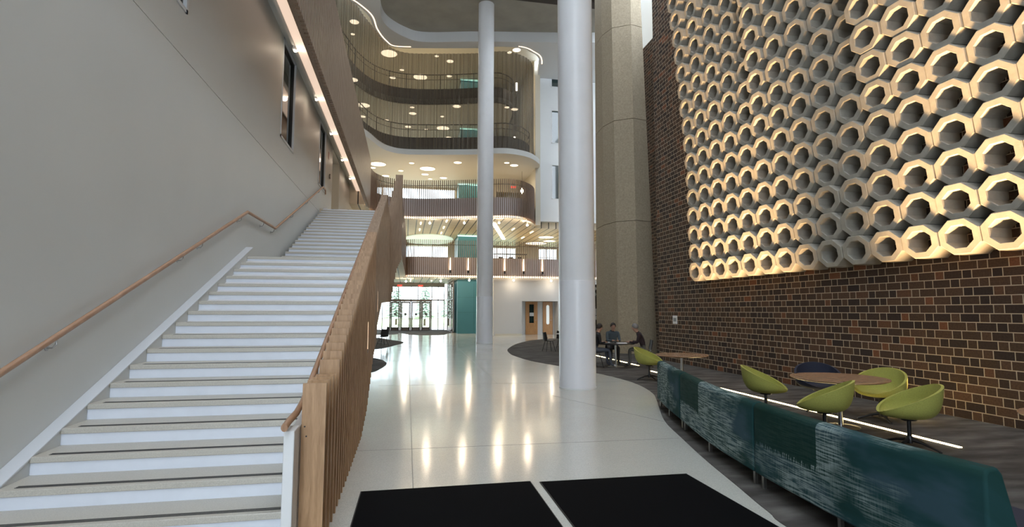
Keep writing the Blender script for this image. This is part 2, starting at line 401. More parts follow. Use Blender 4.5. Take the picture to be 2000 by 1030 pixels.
dc = smoothcurve([(-6, 39.9), (-1.2, 40.4), (-.4, 43.0), (.3, 40.1), (1.34, 39.2), (2.6, 39.4), (3.3, 42.2), (3.9, 43.2)], 6)+[(3.9, 49.7), (-6, 49.7)]
flat_poly('entrance_carpet', dc, -.01, .006, MT['carpet'], 'dark walk-off carpet in front of the far entrance doors', 'carpet')
jm = MB()
for (a, b_) in [((.10, 5.62), (.17, 34)), ((-.63, 7.19), (3.72, 7.08)), ((3.0, 11.05), (4.05, 8.15)), ((-.6, 13.2), (5.4, 12.9)), ((-.6, 19.5), (4.1, 19.3)), ((2.2, 12.95), (2.5, 30)), ((-.6, 27), (5.2, 27))]:
    d = Vector((b_[0]-a[0], b_[1]-a[1], 0)).normalized(); nn = Vector((-d.y, d.x, 0))*.004
    jm.prism([(a[0]-nn.x, a[1]-nn.y), (b_[0]-nn.x, b_[1]-nn.y), (b_[0]+nn.x, b_[1]+nn.y), (a[0]+nn.x, a[1]+nn.y)], -.01, .0015)
struct('trim_1', jm, MT['joint'], 'thin straight divider strips set into the terrazzo floor', 'floor trim')

# ------------------------------------------------------------------ door mats
def doormat(pts, label):
    t = thing('door_mat', label, 'mat', (sum(p[0] for p in pts)/4, sum(p[1] for p in pts)/4, 0), group='black entrance mats')
    cx, cy = t.location.x, t.location.y
    q = [(cx+(x-cx)*.985, cy+(y-cy)*.99) for x, y in pts]
    bevel(local(t, MB().prism(pts, .0, .008).build('rubber_border', MT['mat_edge'], t)), .003)
    local(t, MB().prism(q, .002, .013).build('pile', MT['mat'], t))
doormat([(-.40, 5.59), (1.285, 5.60), (1.27, 1.6), (-.46, 1.6)], 'left of the two black entrance mats, beside the stair screen')
doormat([(1.37, 5.56), (2.99, 5.54), (3.02, 1.6), (1.34, 1.6)], 'right of the two black entrance mats, nearer the teal sofas')

# ------------------------------------------------------------------ stairs
XL, XR = -3.03, -.80
RUN, RISE, ZT, YT = .395, .150, 2.785, 11.2
RUN2, RISE2, YU = .393, .149, 13.72
st = thing('staircase', 'wide white and stone stair climbing along the left wall in two flights', 'staircase', (-1.95, 4.0, 0))
def tread(y, z, yb):
    m = MB()
    m.box(XL, XR, y, yb+.01, z-.05, z)
    o = m.build('tread', MT['stone'], st); local(st, bevel(o, .006))
    g = MB()
    for k in range(3): g.box(XL+.11, XR-.02, y+.055+k*.021, y+.066+k*.021, z-.002, z+.0025)
    local(st, g.build('nosing_inlay', MT['groove'], st))
    o.name = 'tread'
def riser(y, z0, z1):
    local(st, MB().box(XL, XR, y+.018, y+.06, z0, z1).build('riser', MT['riser'], st))
zs = [ZT-RISE*i for i in range(19)]
for i, z in enumerate(zs):
    y = YT-RUN*i
    if z < .02: break
    if i > 0: tread(y, z, y+RUN+.02)
    riser(y, max(0, z-RISE), z-.05)
local(st, bevel(MB().box(XL, XR, YT, YU+.05, ZT-.05, ZT).build('landing', MT['stone'], st), .006))
for i in range(18):
    y = YU+RUN2*i; z = ZT+RISE2*(i+1)
    if i < 17: tread(y, z, y+RUN2+.02)
    riser(y, z-RISE2, z-.05)
ZF2 = ZT+RISE2*18
YTOP = YU+RUN2*17
# solid underside (waist) of the flights
y0 = YT-RUN*18.0
w = MB().yzprism([(y0+.3, 0), (y0+.9, 0), (YT+.35, ZT-.45), (YU-.1, ZT-.45), (YTOP+.3, ZF2-.45), (YTOP+.3, ZF2-.12), (YTOP+.08, ZF2-.2), (YU+.08, ZT-.08), (YT+.08, ZT-.06), (y0+.35, .0)], XL+.001, XR-.001)
o = w.build('waist_slab', MT['white'], st); weld_normals(o); local(st, o)
# sloped curb along the wall, its top a pale ledge
def curbline(y): # top of the curb at x=XL
    return 0
curb = MB().yzprism([(2.5, 0), (2.5, .02), (4.96-.4, .24), (11.51, 2.985), (11.62, 2.985), (11.62, 2.3), (5.5, 0)], -3.149, XL)
o = curb.build('curb', MT['plaster'], st); weld_normals(o); local(st, o)
c2 = MB().yzprism([(13.3, 2.6), (15.2, 3.02), (15.45, 3.32-.12), (21.35, 5.60), (21.5, 5.60), (21.5, 5.0), (14.5, 2.6)], -3.149, XL)
o = c2.build('curb', MT['plaster'], st); weld_normals(o); local(st, o)
def ledge(p, q, th=.02):
    (ya, za), (yb, zb) = p, q
    o = MB().yzprism([(ya, za), (yb, zb), (yb, zb+th), (ya, za+th)], -3.149, XL+.012).build('curb_ledge', MT['trim'], st); weld_normals(o); local(st, bevel(o, .004))
ledge((4.4, .17), (11.56, 2.985)); ledge((15.1, 3.03), (21.42, 5.63))
# guard wall on the open side, with white end post
def zrail(y): # handrail height
    if y < 11.3: return .93+(y-4.4)*.378 if y > 4.4 else .93
    if y < 13.6: return .93+(11.3-4.4)*.378
    return .93+(11.3-4.4)*.378+(y-13.6)*.377
g = MB().yzprism([(4.2, 0), (4.2, .88)]+[(y, 1.04+.345*(y-4.53)-.12) for y in (4.6, 8, 15.2)]+[(20.4, 4.80), (20.4, 4.6), (13.7, 2.1), (11.2, 2.1), (6.2, 0)], -.80, -.75)
o = g.build('guard_panel', MT['white'], st); weld_normals(o); local(st, o)
local(st, bevel(MB().box(-.805, -.735, 4.02, 4.21, 0, .925).build('end_post', MT['white'], st), .006))

# handrails
hl = thing('handrail', 'long oak handrail on brackets fixed to the left plaster wall', 'handrail', (-3.05, 4.9, 1.25))
hp = [(-3.07, 2.6, .42), (-3.07, 4.93, 1.26), (-3.07, 11.27, 3.66), (-3.07, 13.56, 3.68), (-3.07, 20.6, 6.27), (-3.07, 21.15, 6.30), (-3.07, 21.2, 6.12)]
def rail_mesh(pts, name, mat, par, r=.024):
    out = []
    for i, p in enumerate(pts):
        if 0 < i < len(pts)-1:
            a, b_ = Vector(pts[i-1]), Vector(pts[i+1]); p = Vector(p)
            out += [p+(a-p).normalized()*.03, p, p+(b_-p).normalized()*.03]
        else: out.append(Vector(p))
    o = MB().tube(out, r, 12, flat=1.25).build(name, mat, par, smooth=True); return local(par, o)
rail_mesh(hp, 'rail', MT['rail_wood'], hl)
for y, z in [(5.6, 1.51), (8.3, 2.54), (9.0, 2.8), (10.9, 3.52), (12.5, 3.67), (13.45, 3.67), (15.5, 4.38), (17.6, 5.16), (19.8, 5.98)]:
    m = MB().tube([(-3.15, y, z-.10), (-3.10, y, z-.10), (-3.075, y, z-.07), (-3.07, y, z-.025)], .008, 8).tube([(-3.15, y, z-.10), (-3.143, y, z-.10)], .028, 12)
    local(hl, m.build('bracket', MT['chrome'], hl, smooth=True))
hr = thing('handrail', 'oak handrail on the inner side of the slatted stair screen', 'handrail', (-.84, 4.2, .93))
def zr2(y): return 1.04+.345*(y-4.53)
pr_ = [(-.785, 3.93, .965), (-.78, 4.05, .985), (-.775, 4.3, 1.0), (-.775, 4.53, 1.04), (-.775, 8, zr2(8)), (-.775, 15.2, zr2(15.2)), (-.775, 15.5, zr2(15.2)-.02)]
rail_mesh(pr_, 'rail', MT['rail_wood'], hr, .022)
for y in [5.2, 6.9, 8.6, 10.3, 12.4, 14.5]:
    z = zr2(y); local(hr, MB().tube([(-.775, y, z-.14), (-.775, y, z-.0)], .008, 8).build('bracket', MT['chrome'], hr, smooth=True))

# slatted stair screen: boards with stepped tops, a twisted run
sc = thing('slatted_stair_screen', 'oak board screen with stepped tops along the open side of the stair', 'screen', (-.7, 4.1, 0))
def zbot(y):
    T = [(4, 0), (7.9, 0), (8.9, .2), (9.68, .57), (10.29, .89), (11.24, 1.12), (11.5, 1.45), (13.4, 1.93), (18.8, 2.03), (19.5, 3.2), (21, 4.1)]
    for (a, p), (b_, q) in zip(T, T[1:]):
        if a <= y <= b_: return p+(q-p)*(y-a)/(b_-a)
    return T[0][1] if y < 4 else T[-1][1]
def ztop(y):
    if y < 4.95: return 1.21
    if y < 15.6: return 1.34+(y-5.13)*.353
    return 4.85+max(0, (y-18.5)/1.6)*1.75
y = 4.28; k = 0
ys = []
while y < 20.3:
    ys.append(y); y += .195 if y < 5.0 else (.18 if y < 16.5 else .2 if y < 18.5 else .14)
for k, y in enumerate(ys):
    sf = max(0, min(1, (y-18.5)/1.6))
    xr_b = xr_t = -.57+.37*sf
    xl = -.736+.27*sf
    z0, z1 = zbot(y), ztop(y)
    th = .034
    xlb = xl
    P = [(xlb, z0), (xr_b, z0), (xr_t, z1), (xl, z1)]
    m = MB(); n = 4
    m.add([(x, y, z) for x, z in P]+[(x, y+th, z) for x, z in P], [(0, 1, 2, 3), (7, 6, 5, 4), (0, 4, 5, 1), (1, 5, 6, 2), (2, 6, 7, 3), (3, 7, 4, 0)])
    o = m.build('board', MT['oak'] if y < 10.5 else MT['oak_mid'], sc); local(sc, o)
    if k < 1:
        for (bx, bz) in ((-.713, .90), (-.70, .83)):
            bb = MB().tube([(bx, y-.004, bz), (bx, y+.002, bz)], .006, 10).build('bolt', MT['dark_metal'], o); local(o, bb)

for (yy, zz) in ((14.0, 2.6), (11.4, 1.72), (8.7, 1.15)):
    t = thing('screen_uplight', 'slim warm uplight glowing between the boards of the slatted stair screen', 'light', (-.60, yy+.09, zz), group='uplights in the stair screen')
    MB().box(-.012, .03, -.02, .02, -.06, 0).build('housing', MT['black'], t)
    MB().add([(.026, -.018, .0), (.026, .018, .0), (.026, .006, .42), (.026, -.006, .42), (.02, -.018, .0), (.02, .018, .0), (.02, .006, .42), (.02, -.006, .42)], [(0, 1, 2, 3), (7, 6, 5, 4), (0, 4, 5, 1), (1, 5, 6, 2), (2, 6, 7, 3), (3, 7, 4, 0)]).build('glow_streak', MT['warm_soft'], t)  # glowing taper shaped as the streak of light on the boards
# level-two side guard between stair head and the far balcony
def slat(mb, x, y, ang, z0, z1, w=.035, d=.10):
    ca, sa = math.cos(ang), math.sin(ang)
    t = (ca*w/2, sa*w/2); nrm = (-sa*d, ca*d)
    return mb.prism([(x-t[0], y-t[1]), (x+t[0], y+t[1]), (x+t[0]+nrm[0], y+t[1]+nrm[1]), (x-t[0]+nrm[0], y-t[1]+nrm[1])], z0, z1)

def guard(name, label, curve, zb, zs, zt, pitch, wmat, led=True, skirt=.05, rail=True, cats='balcony guard', slat_d=-.09, limit=100, solidmat='guard_back', group=None, endboard=False):
    # curve runs so that the viewer side is to its right; slats stand on the viewer side
    t = thing(name, label, cats, (curve[0][0], curve[0][1], zb), group=group)
    inner = offset(curve, .062)
    sb = MB(); wallstrip(sb, inner, zb+.10, zs, .08); local(t, sb.build('backing_panel', MT[solidmat], t))
    if led:
        lb = MB(); wallstrip(lb, offset(curve, .048), zb+.02, zb+.13, .012); local(t, lb.build('led_strip', MT['warm'], t))
    sk = MB(); wallstrip(sk, offset(curve, -.0), zb-.03, zb+.0, .2); local(t, sk.build('bottom_board', MT['cream'], t))
    if rail:
        rb = MB(); ro = offset(curve, .02)
        rb.tube([(x, y_, zt-.33) for x, y_ in ro], .015, 6); local(t, rb.build('top_rail', MT['dark_metal'], t, smooth=True))
    L = arclen(curve)[-1]; n = int(L/pitch); rest = MB(); cnt = 0
    for i in range(n):
        x, y_, a = along(curve, (i+.5)*pitch)
        if cnt < limit:
            m = MB(); slat(m, x, y_, a, zb+.01, zt, .045, .045); local(t, m.build('slat', wmat, t)); cnt += 1
        else: slat(rest, x, y_, a, zb+.01, zt, .045, .045)
    if rest.v: tag(local(t, rest.build('slats', wmat, t)), kind='stuff')
    return t
# far second-floor balcony: left end rounds into the corridor, right end runs behind the concrete pier
Z2B, Z2S, Z2T = 4.03, 5.43, 6.62
b2 = smoothcurve([(-.2, 38.9), (-.22, 38.3), (0.0, 37.75), (.5, 37.5)], 6)+[(13.6, 37.5)]
guard('balcony_guard', 'second-floor oak slatted balcony guard with a warm light strip along its foot', b2, Z2B, Z2S, Z2T, .137, MT['oak_dark'])
sidec = [(-.24, 20.5), (-.2, 26), (-.12, 32), (-.08, 37.2)]
guard('corridor_guard', 'oak slatted guard running back from the stair head to the second-floor balcony', sidec, Z2B, 5.4, 6.6, .2, MT['oak_dark'], led=False, rail=False, endboard=True, solidmat='oak_dark')
# third floor balcony
Z3B, Z3S, Z3T = 7.50, 8.80, 9.95
b3 = smoothcurve([(-2.17, 30.4), (-2.15, 31.6), (-1.9, 32.9), (-1.2, 33.9), (-.04, 34.3), (1.2, 34.15), (2.8, 33.75), (4.34, 33.25), (5.4, 32.9), (6.2, 32.75), (7.0, 33.0), (7.8, 33.9), (8.35, 35.1), (8.6, 36.4)], 6)
guard('balcony_guard', 'third-floor oak slatted balcony guard, its right end curving back', b3, Z3B, Z3S, Z3T, .132, MT['oak_dark'])
# left fascia of the third floor above the stair
fs = thing('slatted_fascia', 'tall oak slatted fascia above the stair with a glowing cove below it', 'fascia', (-2.17, 3, 7.4))
fr = MB(); cnt = 0; y = 30.3; fys = []
while y > 3.0: fys.append(y); y -= .155
for y in sorted(fys, key=lambda v: abs(v-12)):
    zt = 10.15-.012*(y-14.7) if y > 14.7 else 10.15
    if cnt < 100 and y > 8.5:
        m = MB().box(-2.135, -2.04, y-.045, y+.045, 7.34, zt); local(fs, m.build('slat', MT['oak_fascia'], fs)); cnt += 1
    else: fr.box(-2.135, -2.04, y-.045, y+.045, 7.34, zt)
tag(local(fs, fr.build('slats', MT['oak_fascia'], fs)), kind='stuff')
local(fs, MB().box(-2.25, -2.14, 3, 30.4, 7.42, 10.0).build('backing_panel', MT['oak_fascia'], fs))
local(fs, MB().box(-2.80, -2.36, 3, 33.0, 8.27, 8.30).build('led_cove', MT['fascia_led'], fs))

# ------------------------------------------------------------------ left wall
WX = -3.15
wl = MB()
# wall built as strips around its openings (y ranges of windows / opening)
ops = [(7.0, 8.15, 5.95, 8.2), (14.0, 15.57, 6.06, 8.62), (19.9, 21.45, 6.22, 8.62), (23.4, 25.9, 0, 8.5)]
def wall_with_holes(mb, x0, x1, ya, yb, za, zb, holes):
    ycur = ya
    for (h0, h1, z0, z1) in sorted(holes):
        if h0 > ycur: mb.box(x0, x1, ycur, h0, za, zb)
        if z0 > za: mb.box(x0, x1, h0, h1, za, z0)
        if z1 < zb: mb.box(x0, x1, h0, h1, z1, zb)
        ycur = h1
    if ycur < yb: mb.box(x0, x1, ycur, yb, za, zb)
    return mb
wall_with_holes(wl, WX-.3, WX, -7, 23.4, 0, 5.30, [])
wall_with_holes(wl, WX-.3, WX+.004, -7, 37.5, 5.305, 8.8, [(7.0, 8.15, 5.95, 8.2), (14.0, 15.57, 6.06, 8.62), (19.9, 21.45, 6.22, 8.62), (23.4, 25.9, 5.44, 8.5)])
wl.box(WX-.3, WX-.008, -7, 23.4, 5.30, 5.305)
wl.box(WX-.3, WX, -7, 3.0, 8.8, 20)
struct('wall_left', wl, MT['plaster'], 'tall smooth grey-beige plaster wall beside the stair', 'wall')
struct('wall_left_corridor', MB().box(-3.85, -3.75, 23.0, 26.5, 5.44, 8.6).box(-3.9, WX-.001, 25.78, 25.86, 5.44, 8.5), MT['cream'], 'pale wall seen through the corridor opening above the stair head', 'wall')
def side_window(n, y0, y1, z0, z1, label):
    t = thing(f'window_{n}', label, 'window', (WX, (y0+y1)/2, z0)); t['kind'] = 'structure'
    m = MB(); f = .055
    m.box(WX-.12, WX+.02, y0, y0+f, z0, z1).box(WX-.12, WX+.02, y1-f, y1, z0, z1).box(WX-.12, WX+.02, y0, y1, z0, z0+f).box(WX-.12, WX+.02, y0, y1, z1-f, z1)
    local(t, m.build('window_frame', MT['trim'], t))
    m = MB(); f2 = .10
    m.box(WX-.11, WX-.03, y0+f, y0+f2, z0+f, z1-f).box(WX-.11, WX-.03, y1-f2, y1-f, z0+f, z1-f).box(WX-.11, WX-.03, y0+f, y1-f, z1-f2, z1-f)
    local(t, m.build('inner_frame', MT['black'], t))
    local(t, MB().box(WX-.09, WX-.075, y0+f, y1-f, z0+f, z1-f).build('window_pane', MT['dark_glass'], t))
side_window(1, 7.0, 8.15, 5.95, 8.2, 'highest nearest window in the left plaster wall, cut by the top of the picture')
side_window(2, 14.0, 15.57, 6.06, 8.62, 'tall dark window in the plaster wall above the lower stair flight')
side_window(3, 19.9, 21.45, 6.22, 8.62, 'dark window in the plaster wall beside the stair head')
sg = thing('wall_sign', 'small red square sign on the plaster wall above the stair head', 'sign', (WX+.01, 22.2, 7.9))
MB().box(0, .012, -.10, .10, -.14, .14).build('plate', plain('pink sign plate', (.45, .25, .22), .5), sg)
al = thing('fire_alarm', 'round dark fire alarm device on the plaster wall near the opening', 'alarm', (WX, 22.6, 7.15))
MB().tube([(0, 0, 0), (.05, 0, 0)], .10, 20).build('body', MT['bronze'], al, smooth=True)

# third-floor corridor slab over the stair + ceiling above stair
slabm = MB().box(WX-.3, -2.72, 3, 37.5, 8.62, 8.95)
slabm.box(-2.9, -2.3, 3, 33, 8.32, 8.95)
struct('ceiling_stair', slabm, MT['plaster'], 'plaster soffit over the stair along the left wall', 'ceiling')
# track spot lights
sp0 = None
spots = [(13.86, 8.3), (17.16, 8.33), (20.5, 8.33), (24.1, 8.33), (27.5, 8.33), (30.6, 8.33), (33.0, 8.33)]
for k, (y, z) in enumerate(spots):
    if sp0 is None:
        t = thing('spotlight', 'x', 'spotlight', (-2.84, y, z-.06), group='pendant spotlights above the stair')
        MB().tube([(0, 0, .04), (0, 0, .28)], .010, 8).build('stem', MT['white'], t, smooth=True)
        MB().tube([(-.05, -.0, .05), (.05, 0, -.0)], .045, 14).build('housing', MT['white'], t, smooth=True)
        MB().tube([(.05, 0, -.0), (.058, 0, -.004)], .04, 14).lathe([(.001, -.05), (.03, -.045), (.04, -.01), (.035, .0)], n=14).build('lamp', MT['bulb'], t, smooth=True)
        sp0 = t
    else: t = copy_tree(sp0); t.location = (-2.84, y, z-.06)
    t['label'] = 'white spotlight hanging from the glowing cove over the stair, ' + ['nearest of the row', 'second nearest', 'third nearest', 'middle one beside the wall opening', 'third from the far end', 'second from the far end', 'farthest of the row'][k]
    ld = bpy.data.lights.new('spot_glow', 'POINT'); ld.energy = 1.6; ld.color = (1, .85, .66); ld.shadow_soft_size = .08
    lo = bpy.data.objects.new('spot_glow', ld); C.objects.link(lo); lo.location = (-2.68, y, z-.12)

# ------------------------------------------------------------------ slabs and ceilings of the far building
def region(curve_pts, back, z0, z1, mat, name, label, cat='ceiling'):
    return flat_poly(name, curve_pts+back, z0, z1, mat, label, cat)
# level 2 slab
region([(-3.45, 20.45), (-.42, 20.45), (-.40, 22), (-.34, 30), (-.3, 38.2), (-.1, 38.0), (.3, 37.72)], [(15.5, 37.72), (15.5, 50), (-9, 50), (-9, 37.7), (-3.45, 37.7)], 4.12, 5.43, [MT['planks']][0], 'ceiling_ground_floor', 'cream plank ceiling with dark gaps under the second floor')
off3 = offset(b3, .19)
region(off3, [(9.3, 37.0), (15.5, 37.2), (15.5, 50), (-9, 50), (-9, 30.5)], 7.56, 8.80, MT['planks'], 'ceiling_second_floor', 'cream plank ceiling with diagonal dark gaps under the third floor')
c4 = smoothcurve([(-6.5, 26.8), (-4.2, 27.9), (-3.1, 29.0), (-2.75, 30.2), (-2.24, 31.5), (-1.79, 32.9), (-1.22, 33.85), (-.28, 34.3), (1.64, 34.04), (4.28, 33.45), (5.4, 32.98), (6.38, 32.91), (7.51, 33.4), (8.3, 34.3), (8.75, 35.2), (8.9, 36.4)], 6)
region(c4, [(8.95, 43.5), (-9, 43.5), (-9, 26.8)], 11.6, 11.95, MT['white_wall'], 'ceiling_third_floor', 'cream ceiling with round lights and a curved white edge above the third-floor balcony')
c5 = smoothcurve([(-6.5, 28.3), (-4.9, 29.2), (-4.2, 30.2), (-3.75, 31.8), (-3.2, 33.8), (-2.3, 35.4), (-1.0, 36.2), (.8, 36.25), (3.2, 35.7), (5.4, 35.0), (6.3, 35.1), (7.0, 35.9), (7.3, 37.2), (7.4, 39)], 6)
region(c5, [(7.5, 46), (-9, 46), (-9, 28.3)], 15.7, 16.05, MT['cream'], 'ceiling_fourth_floor', 'cream ceiling with round lights behind the mesh curtain, lower level')
struct('ceiling_fifth_floor', MB().box(-9, 8.9, 31.0, 46, 19.6, 19.9), MT['cream'], 'cream ceiling with round lights behind the mesh curtain, upper level', 'ceiling')
# upstands behind the mesh
def upstand(name, curve, z0, z1, th, mat, label):
    m = MB(); wallstrip(m, curve, z0, z1, th); return struct(name, m, mat, label, 'balcony edge')
MT['upstand'] = plain('brown balcony upstand', (.085, .068, .052), .6)
c5b = c5
c4b = offset(c4, .7)
upstand('trim_2', c4b, 11.95, 12.95, .1, MT['upstand'], 'brown solid parapet of the fourth floor behind the mesh curtain')
upstand('trim_3', c5b, 15.68, 16.75, .1, MT['upstand'], 'brown solid parapet of the fifth floor behind the mesh curtain')
for nm, cc, zt, lab in (('balcony_railing', c4b, 13.8, 'thin dark railing on the fourth-floor parapet behind the mesh curtain'), ('balcony_railing', c5b, 17.75, 'thin dark railing on the fifth-floor parapet behind the mesh curtain')):
    t = thing(nm, lab, 'railing', (cc[0][0], cc[0][1], zt-1)); m = MB()
    m.tube([(x, y, zt) for x, y in cc], .03, 6).tube([(x, y, zt-.35) for x, y in cc], .018, 6)
    local(t, m.build('top_rail', MT['dark_metal'], t))
    L = arclen(cc)[-1]; d = .6
    while d < L:
        x, y, a = along(cc, d); local(t, MB().tube([(x, y, zt-1.0), (x, y, zt)], .022, 6).build('post', MT['dark_metal'], t)); d += 1.15

# mesh curtain hung from the ceiling edge
cur = smoothcurve([(-6.5, 26.95), (-4.1, 28.1), (-3.02, 29.2), (-2.66, 30.3), (-2.16, 31.6), (-1.7, 33.0), (-1.14, 33.93), (-.22, 34.4), (1.64, 34.14), (4.28, 33.55), (5.4, 33.08), (6.38, 33.0), (7.4, 33.5), (8.05, 34.4), (8.4, 35.6)], 10)
Lc = arclen(cur); fold = []
for i, p in enumerate(cur): fold.append(p)
vs = []; fsx = []; uvs = []
# resample with gentle folds
Ltot = Lc[-1]; n = 700; pts = []
for i in range(n+1):
    d = Ltot*i/n*.9999; x, y, a = along(cur, d); wv = .022*math.sin(d*21)
    pts.append((x-math.sin(a)*wv, y+math.cos(a)*wv, d))
me = bpy.data.meshes.new('mesh_curtain')
me.from_pydata([(x, y, 11.97) for x, y, d in pts]+[(x, y, 18.32) for x, y, d in pts], [], [(i, i+1, n+2+i, n+1+i) for i in range(n)])
ul = me.uv_layers.new(name='uv')
for p in me.polygons:
    for li, vi in zip(p.loop_indices, p.vertices):
        i = vi % (n+1); ul.data[li].uv = (pts[i][2], 0 if vi <= n else 1)
me.materials.append(MT['curtain']); me.polygons.foreach_set('use_smooth', [True]*len(me.polygons))
o = bpy.data.objects.new('mesh_curtain', me); C.objects.link(o)
tag(o, 'translucent bronze mesh curtain wrapping the two upper floors', 'curtain')

# main atrium ceiling
cc = smoothcurve([(-6.5, 26.9), (-4.4, 28.0), (-3.4, 28.75), (-2.76, 29.52), (-2.33, 30.37), (-2.15, 31.7), (-1.7, 33.0), (-1.03, 33.75), (.9, 33.5), (4.11, 32.85), (5.4, 32.4), (6.77, 32.3), (7.56, 32.7), (8.31, 33.6), (8.9, 36.4)], 8)
gp = smoothcurve([(-1.72, 24.0), (-1.67, 28.55), (-1.69, 30.1), (-1.36, 31.27), (-0.39, 32.29), (0.85, 32.69), (4.1, 31.98), (8.63, 31.21), (11.52, 30.64)], 8)
flat_poly('ceiling_rim', cc+[(8.95, 36.4), (13.9, 36.4), (13.9, 30.6)]+[(x, y) for x, y in reversed(gp[:-1])]+[(-6.5, 24)], 18.3, 18.96, MT['white'], 'curved white ceiling rim along the top of the mesh curtain', 'ceiling')
flat_poly('ceiling', [(x, y) for x, y in gp]+[(12.5, 27.6), (7.2, 26.9), (6.4, 19), (-1.46, 19)], 18.95, 19.1, MT['grey_ceiling'], 'mottled grey acoustic ceiling high over the atrium', 'ceiling')
lt = MB(); wallstrip(lt, offset(cc[12:62], -.22), 18.285, 18.30, .06)
tag(lt.build('ceiling_light_strip', MT['warm_soft']), 'thin curved light line set in the white ceiling rim at left', 'light strip')
lt = MB(); wallstrip(lt, offset(cc[-26:-6], -.22), 18.285, 18.30, .06)
tag(lt.build('ceiling_light_strip', MT['warm_soft']), 'short curved light line in the white ceiling rim at the right end', 'light strip')
struct('ceiling_front', MB().box(-3.45, 3.5, -7, 19, 20.0, 20.3), MT['white_wall'], 'plain ceiling above the near part of the atrium', 'ceiling')
struct('wall_behind_light_block', MB().box(.3, 12, -7.3, -7, 0, 20), MT['white_wall'], 'unseen wall behind the viewer at the right, widened to block daylight', 'wall')  # out-of-view wall, sized to keep daylight off the screen boards and tubes
struct('wall_left_light_block', MB().box(-6.3, -6, -7, 29.5, 0, 20.3).box(-6, -3.45, -7, 29.5, 20, 20.3).box(-6, -2.3, 3, 30.4, 8.93, 8.97), MT['white_wall'], 'unseen upper left wall beyond the third-floor corridor, added to shut out side sky light', 'wall')  # added out of view; closes the left side to cut sky light
struct('ceiling_right_light_block', MB().box(5.6, 12, -7, 18.35, 20.0, 20.3), MT['white_wall'], 'unseen ceiling strip above the brick wall, added to cut the sky light on it', 'ceiling')  # added out of view to reduce sky light on the tube relief
struct('trim_4', MB().box(5.2, 12.5, 26.0, 26.5, 17.9, 18.9).box(9.0, 9.6, 18.4, 26.5, 18.0, 19.4), plain('dark roof steel', (.035, .025, .02), .6), 'dark roof beams above the concrete pier', 'beam')

# ------------------------------------------------------------------ round ceiling lights (discs)
def disc(x, y, z, r, label, group, mat='disc'):
    t = thing('round_ceiling_light', label, 'ceiling light', (x, y, z), group=group)
    MB().lathe([(r*1.04, -.0), (r*1.04, -.02), (r, -.03)], n=28).build('trim_ring', MT['white'], t)
    MB().lathe([(r, -.033), (r*.98, -.036)], n=28).build('diffuser', MT[mat], t)
for (x, y, r) in [(-1.48, 37.35, .55), (1.79, 37.09, .15), (2.77, 37.7, .25), (-3.47, 33.5, .28), (-3.71, 35.08, .13), (6.71, 35.58, .16), (7.12, 35.12, .27)]:
    disc(x, y, 19.6, r, 'warm round ceiling light behind the mesh curtain, on the topmost ceiling', 'round lights of the top floor behind the mesh')
for (x, y, r) in [(-.63, 39.81, .16), (-1.33, 41.31, .24), (.75, 40.8, .52), (2.9, 40.2, .2)]:
    disc(x, y, 19.6, r, 'warm round ceiling light just above the upper parapet, behind the mesh curtain', 'round lights low over the upper parapet')
for (x, y, r) in [(.16, 36.9, .15), (.21, 38.08, .26), (3.15, 36.12, .28), (2.31, 38.28, .15), (-1.66, 39.83, .16), (-.1, 40.99, .24), (1.26, 41.31, .12), (2.52, 40.82, .48), (-2.05, 43.0, .14), (3.11, 42.96, .22), (-3.42, 33.05, .3), (-3.1, 37.17, .42), (-3.33, 39.41, .22), (6.55, 35.63, .17), (7.14, 35.9, .24)]:
    disc(x, y, 15.7, r, 'warm round ceiling light behind the mesh curtain, between the two parapets', 'round lights between the parapets behind the mesh')
for (x, y, r) in [(-2.04, 36.93, .52), (-2.44, 37.94, .2), (.19, 36.22, .17), (1.29, 37.47, .52), (-.54, 38.4, .17), (-1.65, 40.11, .26), (1.17, 39.09, .25), (1.59, 40.4, .15), (2.55, 39.89, .26), (3.2, 35.48, .26), (6.42, 34.9, .17), (7.02, 35.43, .27)]:
    disc(x, y, 11.6, r, 'round light in the open cream ceiling over the third-floor balcony', 'round lights over the third-floor balcony')
for (x, y, r) in [(10.75, 41.2, .6), (11.6, 43.4, .5), (10.9, 45.2, .9)]:
    disc(x, y, 7.55, r, 'large round light over the second floor, beside the big white column', 'large round lights by the white column')
# small bright lamps under slab edges
def bulb(x, y, z, label, group, r=.075, en=45):
    t = thing('downlight', label, 'lamp', (x, y, z), group=group)
    MB().lathe([(.03, .0), (.035, .12), (.01, .14)], n=12).build('housing', MT['white'], t, smooth=True)
    MB().lathe([(.005, -r*1.6), (r*.7, -r*1.3), (r, -r*.7), (r*.7, -.1*r), (.03, 0)], n=14).build('globe', MT['bulb'], t, smooth=True)
    ld = bpy.data.lights.new('lamp_glow', 'POINT'); ld.energy = en; ld.color = (1, .82, .6); ld.shadow_soft_size = .1
    lo = bpy.data.objects.new('lamp_glow', ld); C.objects.link(lo); lo.location = (x, y-.1, z-.35)
for x, y in [(1.37, 33.8-.05), (3.49, 33.25), (5.62, 32.75), (7.56, 33.3)]:
    bulb(x, y+.45, 7.28, 'bright small lamp under the edge of the third-floor balcony', 'small lamps under the third-floor balcony')
for x, y in [(-.04, 41.1), (2.45, 39.84), (4.37, 38.4)]:
    bulb(x, y, 3.95, 'bright small lamp on the plank ceiling inside the entrance', 'small lamps on the plank ceiling by the entrance')
for x in (7.38, 10.1):
    bulb(x, 37.35, 3.92, 'bright small lamp shining on the white wall below the second-floor balcony', 'small lamps over the white wall', en=10)
